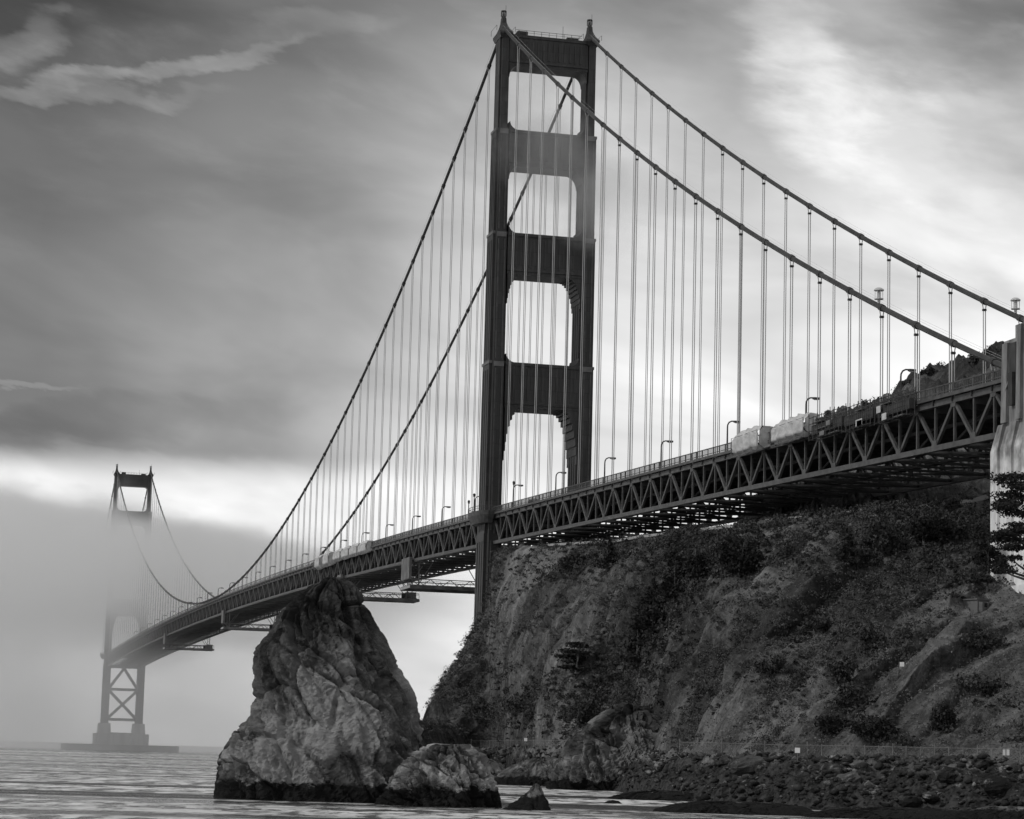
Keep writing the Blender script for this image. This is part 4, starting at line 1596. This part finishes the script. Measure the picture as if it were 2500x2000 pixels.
def rock(name, prof, y_base, D, depth_k, label, seed, nth=260, nv=200, amp=1.0, mat='rock', warp=None):
    """sea rock from its left and right outline (frame spots); true size at distance D, round in plan"""
    prof = sorted(prof, key=lambda q: -q[0])                # from base to top
    ys = np.array([q[0] for q in prof], float)
    xl = np.array([q[1] for q in prof], float)
    xr = np.array([q[2] for q in prof], float)
    sc = D / FOC
    t_ = np.linspace(0, 1, nv)
    yy = ys[0] + (ys[-1] - ys[0]) * t_
    L_ = np.interp(-yy, -ys, xl)
    R_ = np.interp(-yy, -ys, xr)
    cx = (L_ + R_) / 2
    hwid = (R_ - L_) / 2 * sc
    x0 = cx[0]
    base = at(x0, y_base, D)
    base[2] = 0
    fwd = (base - CAM)[:2]
    fwd /= np.linalg.norm(fwd)
    rt = np.array([-fwd[1], fwd[0]]) * -1
    if rt @ RIGHT[:2] < 0:
        rt = -rt
    th = math.pi / 2 + np.linspace(0, 2 * math.pi, nth, endpoint=False)
    roll = 0.0275
    V = np.zeros((nv, nth, 3))
    hgt = (y_base - yy) * sc
    off = (cx - x0) * sc - hgt * roll
    ct, st = np.cos(th), np.sin(th)
    # squarish plan
    e = 0.82
    cs = np.sign(ct) * np.abs(ct) ** e
    sn = np.sign(st) * np.abs(st) ** e
    dep = hwid * depth_k
    lat = off[:, None] + hwid[:, None] * cs[None, :]
    dpt = dep[:, None] * sn[None, :]
    V[:, :, 0] = base[0] + rt[0] * lat + fwd[0] * dpt
    V[:, :, 1] = base[1] + rt[1] * lat + fwd[1] * dpt
    V[:, :, 2] = hgt[:, None]
    Q = V.reshape(-1, 3)
    nrm = np.zeros_like(V)
    nrm[:, :, 0] = rt[0] * cs + fwd[0] * sn
    nrm[:, :, 1] = rt[1] * cs + fwd[1] * sn
    nrm[:, :, 2] = 0.35
    nrm = nrm.reshape(-1, 3)
    nrm /= np.linalg.norm(nrm, axis=1)[:, None]
    # tilted strata, blocks split by cracks, fine roughness
    ca, sa = math.cos(-0.85), math.sin(-0.85)
    loc = np.stack([(Q[:, :2] - base[:2]) @ rt, (Q[:, :2] - base[:2]) @ fwd, Q[:, 2]], 1)
    rot = np.stack([loc[:, 0] * ca + loc[:, 2] * sa, loc[:, 1], -loc[:, 0] * sa + loc[:, 2] * ca], 1)
    size = (hgt.max() - hgt.min())
    rel = np.clip(size / 22.0, 0.35, 1.0)
    wq = rot + 0.35 * rel * np.stack([fbm(rot / (2.0 * rel), 2, seed=seed + 1), fbm(rot / (2.0 * rel), 2, seed=seed + 2), fbm(rot / (2.0 * rel), 2, seed=seed + 3)], 1)
    wq = wq + 0.5 * rel * np.stack([fbm(rot / (6.0 * rel), 3, seed=seed + 31), fbm(rot / (6.0 * rel), 3, seed=seed + 32), fbm(rot / (6.0 * rel), 3, seed=seed + 33)], 1)
    d1, d2, idc = worley(wq / np.array([8.5, 5.5, 3.6]) / rel, seed)
    e1, e2, ide = worley(wq / np.array([2.0, 1.6, 1.25]) / rel, seed + 9)
    msk = np.clip(fbm(rot / (6.0 * rel), 3, seed=seed + 40) * 2.2 + 0.45, 0.0, 1)
    lay = wq[:, 2] / (1.7 * rel) + 0.8 * fbm(rot / 4.0, 3, seed=seed + 41)
    saw = lay - np.floor(lay)
    crack = np.clip((d2 - d1) / 0.13, 0, 1)
    crack2 = np.clip((e2 - e1) / 0.2, 0, 1)
    big = fbm(rot / (5.0 * rel), 4, seed=seed + 5)
    rdg = fbm(rot / np.array([7.0, 5.0, 4.0]) / rel, 5, seed=seed + 5, ridged=True)
    arc = np.tile(th - 1.5 * math.pi, nv) * np.repeat(0.7 * hwid.mean() + 0.3 * hwid, nth)
    hh = Q[:, 2]
    c4, s4 = math.cos(-0.80), math.sin(-0.80)
    ua, va = arc * c4 + hh * s4, -arc * s4 + hh * c4
    jit = 0.5 * rel * fbm(rot / (1.6 * rel), 3, seed=seed + 60)
    f1 = facets((ua + jit) / 1.3, va + jit, 4.6 * rel, seed + 61)
    f2 = facets((ua + jit) / 2.2, va - jit, 2.0 * rel, seed + 62)
    f3 = facets((ua + .5 * jit) / 1.9, va + jit, 0.85 * rel, seed + 63)
    f4 = facets((ua - jit) / 1.5, va + .5 * jit, 0.42 * max(rel, 0.6), seed + 64)
    h = amp * rel * (0.85 * f1 + 1.05 * f2 + 0.66 * f3 + 0.30 * f4 + 0.4 * (idc - 0.5) + 0.3 * rdg + 0.1 * big - 1.2 * (1 - crack) * (0.25 + 0.75 * msk)
                     + 0.2 * (ide - 0.5) - 0.14 * (1 - crack2) * msk + 0.2 * fbm(rot / 0.6, 3, seed=seed + 8, ridged=True))
    tone = np.clip(0.5 + 0.5 * (idc - 0.5) + 0.25 * (ide - 0.5) - 0.35 * np.clip((Q[:, 2] - 9 * rel) / 8, 0, 1) + 1.0 * fbm(rot / (8.0 * rel), 3, seed=seed + 50), 0, 1)
    h = h - h.mean()
    h = np.where(h > 0, 1.5 * rel * amp * np.tanh(h / (1.5 * rel * amp)), 2.6 * rel * amp * np.tanh(h / (2.6 * rel * amp)))
    # keep the outline near the drawn one
    Q = Q + nrm * h[:, None]
    top = Q.reshape(nv, nth, 3)
    V = top.reshape(-1, 3)
    i0 = (np.arange(nv - 1)[:, None] * nth + np.arange(nth)[None, :])
    i1 = (np.arange(nv - 1)[:, None] * nth + (np.arange(nth)[None, :] + 1) % nth)
    F_ = np.stack([i0, i1, i1 + nth, i0 + nth], 2).reshape(-1, 4)
    # close the top with a fan of quads (degenerate-free): one centre vertex
    ctr = V[-nth:].mean(0) + np.array([0, 0, 0.4 * rel])
    V = np.vstack([V, ctr])
    me = bpy.data.meshes.new(name)
    faces = F_.tolist() + [((nv - 1) * nth + k, (nv - 1) * nth + (k + 1) % nth, len(V) - 1) for k in range(nth)]
    me.from_pydata((V - base).tolist(), [], faces)
    me.attributes.new('tone', 'FLOAT', 'POINT').data.foreach_set('value', np.append(tone, 0.5).astype(np.float32))
    me.update()
    o = link(name, me, M[mat], None, tuple(base))
    tag(o, label, 'rock', 'rocks standing in the water')
    return o


s_ = 1.1596
stack = [(1975, 544, 1085), (1945, 546, 1060), (1902, 550, 1050), (1832, 560, 1032), (1797, 580, 1028), (1757, 615, 1014), (1716, 626, 1000), (1693, 628, 988), (1635, 630, 958),
         (1606, 632, 942), (1565, 657, 920), (1507, 690, 886), (1470, 726, 868), (1444, 758, 855), (1432, 780, 842), (1420, 800, 824)]
rock('sea_stack', stack, 1948, 282, 0.75, 'tall craggy sea stack in the water before the bridge', 101, 420, 330, 0.85)
rrock = [(1985, 905, 1214), (1960, 930, 1212), (1925, 950, 1203), (1900, 965, 1195), (1870, 990, 1180), (1845, 1020, 1172), (1828, 1048, 1150), (1820, 1075, 1135)]
rock('shore_rock', rrock, 1965, 268, 0.7, 'low block of pale rock at the right foot of the sea stack', 202, 300, 160, 1.7, 'rock_pale')
srock = [(1990, 1222, 1345), (1977, 1228, 1340), (1957, 1262, 1335), (1940, 1285, 1328), (1925, 1300, 1320), (1918, 1306, 1314)]
rock('shore_rock', srock, 1978, 262, 0.7, 'small dark pointed rock alone in the water', 303, 120, 60, 0.55, 'rock_dark')
# big scrubby outcrop on the shore
mound = [(1930, 1345, 1668), (1905, 1350, 1660), (1870, 1362, 1655), (1830, 1382, 1645), (1790, 1415, 1632), (1760, 1448, 1615), (1735, 1480, 1595), (1715, 1515, 1572), (1706, 1535, 1555)]
o = rock('shore_outcrop', mound, 1912, 432, 0.8, 'big rounded rock outcrop on the shore between water and hillside', 404, 300, 160, 1.5, 'rock_dark')
o2 = [(1925, 1190, 1420), (1900, 1195, 1415), (1880, 1215, 1408), (1860, 1250, 1398), (1845, 1290, 1370), (1838, 1310, 1350)]
rock('shore_outcrop', o2, 1906, 470, 0.6, 'long low dark rock shelf left of the rounded outcrop', 505, 240, 70, 0.8, 'rock_dark')
o3 = [(1930, 1030, 1270), (1900, 1040, 1262), (1880, 1050, 1250), (1862, 1080, 1230), (1848, 1110, 1200), (1842, 1130, 1180)]
rock('shore_outcrop', o3, 1894, 560, 0.5, 'far jumble of dark rocks behind the low pale block', 606, 240, 70, 0.8, 'rock_dark')
reefs = [([(1960, 1480, 1760), (1942, 1490, 1740), (1930, 1530, 1700), (1924, 1580, 1660)], 1945, 345, 'dark flat reef at the water line right of the outcrop', 1),
         ([(1990, 1590, 2010), (1972, 1605, 1990), (1958, 1660, 1960), (1950, 1720, 1900)], 1976, 272, 'wide dark weedy reef along the near shore', 2),
         ([(2003, 1960, 2420), (1985, 1975, 2400), (1972, 2040, 2350), (1965, 2100, 2300)], 1990, 268, 'dark reef by the near shore towards the right corner', 3),
         ([(2015, 2300, 2660), (1995, 2310, 2640), (1975, 2360, 2600), (1962, 2420, 2560)], 1998, 266, 'dark shore ledge in the bottom right corner', 4),
         ([(1955, 1470, 1525), (1946, 1476, 1515), (1942, 1484, 1508)], 1948, 310, 'thin dark rock awash left of the reefs', 5)]
for pr, yb, D, lab, k in reefs:
    rock('reef', pr, yb, D, 0.5, lab, 700 + k * 11, 260 if k < 5 else 60, 40 if k < 5 else 16, 0.7 if k < 5 else .4, 'rock_dark')

# boulders along the bank
bld = []
for k in range(4):
    rng = np.random.default_rng(900 + k)
    nth, nv = 18, 12
    th = np.linspace(0, 2 * math.pi, nth, endpoint=False)
    ph = np.linspace(-1.35, 1.35, nv)
    V = np.array([[math.cos(a) * math.cos(b) * 1.2, math.sin(a) * math.cos(b), math.sin(b) * .75] for b in ph for a in th])
    V *= (1 + 0.30 * fbm(V * 1.1 + k * 5, 3, seed=k))[:, None]
    d1, d2, idc = worley(V * 1.3 + k * 7, k)
    V *= (1 + 0.22 * (idc - .5))[:, None]
    i0 = (np.arange(nv - 1)[:, None] * nth + np.arange(nth)[None, :])
    i1 = (np.arange(nv - 1)[:, None] * nth + (np.arange(nth)[None, :] + 1) % nth)
    F_ = np.stack([i0, i1, i1 + nth, i0 + nth], 2).reshape(-1, 4).tolist() + [tuple(range(nth))[::-1], tuple((nv - 1) * nth + q for q in range(nth))]
    me = bpy.data.meshes.new('boulder')
    me.from_pydata(V.tolist(), [], F_)
    me.update()
    me.materials.append(M['rock_pale'] if k % 2 else M['rock'])
    bld.append(me)
rng = np.random.default_rng(66)
bank = np.where((rowi > cum[1] + 1) & (rowi < cum[3] - 2) & (HPX > 1180) & (HPX < 2560))[0]
sel = rng.choice(bank, 45)
for k, i in enumerate(sel):
    o = link('boulder', bld[k % 4], None, None, tuple(P[i] + np.array([0, 0, 0.1])))
    s = float(0.6 + 1.7 * rng.random() ** 2.0)
    o.scale = (s * rng.uniform(.8, 1.3), s, s * rng.uniform(.7, 1.1))
    o.rotation_euler = (rng.uniform(-.3, .3), rng.uniform(-.3, .3), rng.uniform(0, 6.28))
    tag(o, 'rough grey boulder lying on the stony bank below the fence', 'boulder', 'boulders on the stony bank')
# loose stones of the bank
ico = np.array([(0, 0, 1), (.9, 0, .35), (.25, .85, .4), (-.75, .5, .4), (-.7, -.55, .35), (.3, -.85, .4), (.7, .55, -.45), (-.3, .85, -.4), (-.9, 0, -.4), (-.25, -.85, -.4), (.75, -.5, -.4), (0, 0, -1)])
icf = np.array([(0, 1, 2), (0, 2, 3), (0, 3, 4), (0, 4, 5), (0, 5, 1), (1, 6, 2), (2, 7, 3), (3, 8, 4), (4, 9, 5), (5, 10, 1), (6, 7, 2), (7, 8, 3), (8, 9, 4), (9, 10, 5), (10, 6, 1), (11, 7, 6), (11, 8, 7), (11, 9, 8), (11, 10, 9), (11, 6, 10)])
nst = 5200
si_ = rng.choice(bank, nst)
sz = 0.12 + 0.55 * rng.random(nst) ** 3
sv = ico[None] * (1 + 0.28 * rng.normal(size=(nst, 12, 1))) * sz[:, None, None] * np.stack([rng.uniform(.8, 1.5, nst), rng.uniform(.8, 1.3, nst), rng.uniform(.5, .9, nst)], 1)[:, None, :]
an = rng.uniform(0, 6.28, nst)
sx = sv[:, :, 0] * np.cos(an)[:, None] - sv[:, :, 1] * np.sin(an)[:, None]
sy = sv[:, :, 0] * np.sin(an)[:, None] + sv[:, :, 1] * np.cos(an)[:, None]
sv = np.stack([sx, sy, sv[:, :, 2]], 2) + (P[si_] + rng.normal(size=(nst, 3)) * np.array([.6, .6, 0]))[:, None, :]
rub = link('bank_rubble', mesh_np('bank_rubble', sv.reshape(-1, 3), (icf[None] + (np.arange(nst) * 12)[:, None, None]).reshape(-1, 3)), M['rock_dark'])
tag(rub, 'loose stones and rubble covering the shore bank', None, None, 'stuff')
for px, py, s, lab in ((2222, 1960, 1.3, 'pale rounded boulder at the water edge near the right corner'), (2325, 1895, 1.2, 'pale boulder on top of the bank below the fence, right part'),
                       (2400, 1868, 1.1, 'dark boulder by the road at the right')):
    p = on_hill(px, py)
    o = link('boulder', bld[0], None, None, tuple(p + np.array([0, 0, .3])))
    o.scale = (s, s, s)
    tag(o, lab, 'boulder', 'boulders on the stony bank')

# ------------------------------------------------------------------ roadside fence along the foot of the slope


def mesh_mat():
    m, nt, b, out = mat_new('chain_link')
    L = nt.links.new
    b.inputs['Base Color'].default_value = (0.12, 0.12, 0.12, 1)
    b.inputs['Roughness'].default_value = 0.6
    tr = nd(nt, 'ShaderNodeBsdfTransparent')
    mx = nd(nt, 'ShaderNodeMixShader')
    mx.inputs[0].default_value = 0.2
    L(tr.outputs[0], mx.inputs[1])
    L(b.outputs[0], mx.inputs[2])
    L(mx.outputs[0], out.inputs[0])
    return m


M['chain'] = mesh_mat()


def fence(px0, px1, hh, step, label):
    n = int((px1 - px0) / step)
    pts = []
    for k in range(n + 1):
        px = px0 + (px1 - px0) * k / n
        c = int(np.clip(round((px - PXC[0]) / (PXC[-1] - PXC[0]) * (NCOL - 1)), 0, NCOL - 1))
        pts.append(G[c, cum[2] + 4].copy())
    t = empty('chain_link_fence', tuple(pts[0]))
    tag(t, label, 'fence', 'fences along the shore road')
    o = pts[0]
    for k, p in enumerate(pts):
        q = p - o
        MB().tube([q + np.array([0, 0, -.4]), q + np.array([0, 0, hh + .15 + .35 * ((k * 7) % 3 == 0)])], .07, 5).build('post', M['post'], t)
    for k, (a, b) in enumerate(zip(pts[:-1], pts[1:])):
        A, B = a - o, b - o
        z0, z1 = np.array([0, 0, .05]), np.array([0, 0, hh])
        me = bpy.data.meshes.new('mesh_panel')
        dn = np.array([0.012, 0, 0])
        me.from_pydata([tuple(A + z0), tuple(B + z0), tuple(B + z1), tuple(A + z1)], [], [(0, 1, 2, 3)])
        link('mesh_panel', me, M['chain'], t)
        MB().tube([A + z1, B + z1], .04, 4).build('rail', M['post'], t)


fence(1660, 2560, 2.3, 34, 'chain link fence with posts along the shore road at right')
fence(1150, 1420, 2.2, 22, 'low pale fence along the far shore road left of the outcrop')

# small white signs
for px, py, sz, lab in ((2200, 1622, .32, 'tiny white marker on the open grassy slope'), (1941, 1832, .34, 'small white sign on the fence below the slope'), (2450, 1836, .42, 'small white sign on the fence at the right edge'), (1287, 1806, .34, 'tiny white sign on the far fence')):
    p = on_hill(px, py)
    # step towards the viewer so the board stands clear of the fence
    toward = (CAM - p) / np.linalg.norm(CAM - p)
    q = p + np.array([toward[0], toward[1], 0]) * (8.0 if py > 1700 else .5)
    gz = on_hill(px, py + 14)[2] if py > 1700 else p[2] - .3
    t = empty('sign', (q[0], q[1], gz), math.atan2(toward[1], toward[0]))
    tag(t, lab, 'sign', 'small white signs')
    hz = max(.6, at(px, py, math.hypot(*(q - CAM)[:2]))[2] - gz)
    MB().tube([(0, 0, -.3), (0, 0, hz)], .05, 5).build('post', M['post'], t)
    MB().box(.05, .09, -sz, sz, hz - sz, hz + sz).build('board', M['white'], t)

# ------------------------------------------------------------------ trees and bushes one can tell apart
TREES = [
    # px, py(base), height px, width px, shape, mat, label, n, leaf
    (1402, 1642, 92, 110, 'layers', 'leaf_dark', 'flat-topped dark cypress on the cliff left of the gully', 2600, .34),
    (1640, 1470, 150, 90, 'conifer', 'leaf_dark', 'tall dark conifer at the top of the gully', 1800, .34),
    (1590, 1540, 150, 95, 'conifer', 'leaf_dark', 'dark conifer in the middle of the gully', 1800, .34),
    (1550, 1640, 140, 100, 'conifer', 'leaf_dark', 'dark conifer low in the gully', 1800, .34),
    (1700, 1430, 120, 90, 'bush', 'leaf_dark', 'round dark tree right of the gully top', 1800, .36),
    (1800, 1400, 110, 130, 'bush', 'leaf_dark', 'broad dark tree below the road walls', 2000, .36),
    (1480, 1390, 100, 70, 'conifer', 'leaf_dark', 'slender dark conifer just below the road wall', 1300, .32),
    (1395, 1395, 60, 90, 'bush', 'leaf_mid', 'low dark bush near the near tower under the road wall', 1200, .34),
    (2080, 1385, 100, 72, 'conifer', 'leaf_dark', 'pointed dark fir on the slope left of the pylon', 1800, .28),
    (2160, 1345, 90, 110, 'bush', 'leaf_mid', 'dark bush right of the pointed fir', 1500, .3),
    (2255, 1335, 120, 120, 'bush', 'leaf_dark', 'large dark round tree below the deck near the pylon', 2400, .3),
    (2330, 1320, 90, 80, 'bush', 'leaf_mid', 'dark tree just left of the pylon behind the shed', 1500, .3),
    (2405, 1440, 170, 90, 'layers', 'leaf_dark', 'tall ragged cypress against the left side of the pylon', 2400, .28),
    (2140, 1585, 70, 110, 'bush', 'leaf_mid', 'dark bush on the slope beside the open grass', 1400, .28),
    (2062, 1670, 80, 80, 'bush', 'leaf_mid', 'upright dark bush at the left edge of the open grass', 1400, .26),
    (2075, 1725, 70, 90, 'bush', 'leaf_mid', 'dark bush lower on the slope under the upright one', 1300, .26),
    (2030, 1790, 60, 130, 'bush', 'leaf_dark', 'low dark spreading bush just above the fence, left of a pair', 1500, .26),
    (2130, 1800, 75, 140, 'bush', 'leaf_dark', 'low dark spreading bush just above the fence, right of a pair', 1700, .26),
    (2300, 1780, 90, 70, 'bush', 'leaf_dark', 'dark bush in the gully near the right edge above the fence', 1300, .26),
    (2395, 1690, 60, 150, 'bush', 'leaf_mid', 'broad bush high on the right hand slope', 1500, .26),
    (2420, 1580, 60, 140, 'bush', 'leaf_mid', 'scrubby bush below the pylon at the right edge', 1500, .26),
    (1440, 1760, 70, 110, 'bush', 'leaf_mid', 'dark bush behind the rounded shore outcrop', 1300, .32),
    (1290, 1740, 70, 160, 'bush', 'leaf_mid', 'wide dark bush low on the far left slope', 1500, .34),
    (1180, 1760, 60, 130, 'bush', 'leaf_mid', 'dark bush at the foot of the left slope', 1300, .34),
    (1880, 1640, 60, 100, 'bush', 'leaf_mid', 'dark bush in the middle of the near slope', 1300, .28),
    (1990, 1540, 55, 100, 'bush', 'leaf_mid', 'dark bush on the middle slope left of the grass', 1200, .28),
]
for k, (px, py, hp, wp, shp, mt, lab, n, lf) in enumerate(TREES):
    p = on_hill(px, py)
    D = np.linalg.norm(p - CAM)
    tree('tree' if (shp != 'bush' or mt == 'leaf_dark' and hp > 85) else 'bush', p - np.array([0, 0, .5]), hp * D / FOC, wp * D / FOC, lab, 'tree' if shp != 'bush' or hp > 85 else 'bush', 300 + k, mt, shp, n, lf, 'trees and bushes on the hillside')

# cypress at the right edge in front of the pylon
p = on_hill(2540, 1450)
tree('cypress_tree', at_z(2514, p[2] - 1.0, 352), 18.0, 15.0, 'dark cypress with drooping branches in front of the pylon at right', 'tree', 77, 'leaf_dark', 'cypress', 13000, .24)

# trees on the skyline behind the deck
for k, (px, py, hp, wp, lab) in enumerate(((2265, 918, 34, 46, 'small round tree on the skyline left of the pylon'), (2380, 880, 30, 44, 'low bush on the skyline beside the far cable end'),
                                           (2424, 870, 26, 50, 'dense bush on the skyline against the pylon'), (2115, 1005, 34, 44, 'small tree sticking up behind the deck rail'),
                                           (2030, 1022, 30, 40, 'spiky shrub behind the deck rail left of the small tree'), (2215, 940, 20, 36, 'low shrub on the skyline behind a lamp'))):
    D = float(np.interp(px, PXC, DC)) + 146
    b_ = at(px, py + 4, D)
    tree('skyline_tree', b_ - np.array([0, 0, 1.0]), hp * D / FOC + 1, wp * D / FOC, lab, 'tree', 500 + k, 'leaf_mid', 'bush', 900, .3, 'trees on the skyline')

# ------------------------------------------------------------------ fog and haze


def vol_box(name, x0, x1, y0, y1, z0, z1, label):
    me = MB().box(x0, x1, y0, y1, z0, z1).mesh(name)
    o = link(name, me, None)
    tag(o, label, None, None, 'stuff')
    return o


def vol_mat(name, fn, color=0.95, aniso=0.0):
    m = bpy.data.materials.new(name)
    m.use_nodes = True
    nt = m.node_tree
    nt.nodes.clear()
    out = nd(nt, 'ShaderNodeOutputMaterial')
    v = nd(nt, 'ShaderNodeVolumePrincipled')
    v.inputs['Color'].default_value = (color, color, color, 1)
    v.inputs['Anisotropy'].default_value = aniso
    nt.links.new(v.outputs[0], out.inputs['Volume'])
    d = fn(nt)
    if isinstance(d, float):
        v.inputs['Density'].default_value = d
    else:
        nt.links.new(d, v.inputs['Density'])
    return m


def fog_density(nt):
    L = nt.links.new
    geo = nd(nt, 'ShaderNodeNewGeometry')
    sep = nd(nt, 'ShaderNodeSeparateXYZ')
    L(geo.outputs['Position'], sep.inputs[0])
    X, Y, Z = sep.outputs
    mp = nd(nt, 'ShaderNodeMapping')
    mp.inputs['Scale'].default_value = (1.0, 1.0, 1.8)
    L(geo.outputs['Position'], mp.inputs[0])
    n = nd(nt, 'ShaderNodeTexNoise', i_Scale=0.016, i_Detail=5.0, i_Roughness=0.6)
    L(mp.outputs[0], n.inputs['Vector'])
    nn = mth(nt, 'SUBTRACT', n.outputs[0], 0.5)
    zz = mth(nt, 'ADD', Z, mth(nt, 'MULTIPLY', nn, 36.0))
    # the bank thins out and sinks towards the middle of the strait
    zt_ = mth(nt, 'ADD', mth(nt, 'ADD', mth(nt, 'ADD', zz, mth(nt, 'MULTIPLY', Y, 0.13)), mth(nt, 'MULTIPLY', nn, 80.0)), mth(nt, 'MULTIPLY', mth(nt, 'ADD', X, 1280.0), 0.105))
    top = maprange(nt, zt_, 166.0, 198.0, 1.0, 0.0)
    bot = maprange(nt, mth(nt, 'ADD', zz, mth(nt, 'MULTIPLY', nn, 60.0)), 80.0, 146.0, 0.15, 1.0)
    xx = mth(nt, 'ADD', X, mth(nt, 'MULTIPLY', nn, 160.0))
    front = maprange(nt, xx, -1010.0, -720.0, 1.0, 0.0)
    back = maprange(nt, X, -1740.0, -1600.0, 0.0, 1.0)
    right = maprange(nt, mth(nt, 'ADD', Y, mth(nt, 'MULTIPLY', nn, 150.0)), 60.0, 300.0, 1.0, 0.0)
    left = maprange(nt, Y, -420.0, -300.0, 0.0, 1.0)
    # thicker low mist on the seaward left side
    lm = maprange(nt, mth(nt, 'ADD', Y, mth(nt, 'MULTIPLY', nn, 120.0)), -95.0, -10.0, 0.10, 0.0)
    body = mth(nt, 'ADD', mth(nt, 'MULTIPLY', top, bot), mth(nt, 'MULTIPLY', lm, top))
    d = mth(nt, 'MULTIPLY', mth(nt, 'MULTIPLY', mth(nt, 'MULTIPLY', body, front), mth(nt, 'MULTIPLY', back, right)), left)
    return mth(nt, 'MULTIPLY', mth(nt, 'MULTIPLY', d, maprange(nt, n.outputs[0], 0.32, 0.62, 0.55, 1.25)), 0.0135)


fb = vol_box('fog_bank', -1760, -640, -430, 320, 0.5, 222, 'fog bank drifting round the distant tower')
fb.data.materials.append(vol_mat('fog', fog_density, 1.0, 0.5))


def mist_density(nt):
    L = nt.links.new
    geo = nd(nt, 'ShaderNodeNewGeometry')
    sep = nd(nt, 'ShaderNodeSeparateXYZ')
    L(geo.outputs['Position'], sep.inputs[0])
    X, Y, Z = sep.outputs
    n = nd(nt, 'ShaderNodeTexNoise', i_Scale=0.06, i_Detail=5.0, i_Roughness=0.65)
    L(geo.outputs['Position'], n.inputs['Vector'])

    def g(v, c, s):
        q = mth(nt, 'MULTIPLY', mth(nt, 'SUBTRACT', v, c), 1.0 / s)
        return mth(nt, 'MULTIPLY', q, q)
    # tilted patch: lower on the right hand (west) leg
    zc = mth(nt, 'ADD', Z, mth(nt, 'MULTIPLY', Y, 0.55))
    r = mth(nt, 'ADD', mth(nt, 'ADD', g(X, 22.0, 20.0), g(Y, 2.0, 27.0)), g(zc, 179.0, 21.0))
    r = mth(nt, 'ADD', r, mth(nt, 'MULTIPLY', mth(nt, 'SUBTRACT', n.outputs[0], 0.5), 3.6))
    return mth(nt, 'MULTIPLY', maprange(nt, r, 0.15, 1.0, 1.0, 0.0), 0.016)


ms = vol_box('mist_wisp', -2, 48, -36, 40, 128, 216, 'thin wisp of mist drifting across the near tower')
ms.data.materials.append(vol_mat('mist', mist_density, 0.99, 0.5))

bpy.context.view_layer.update()
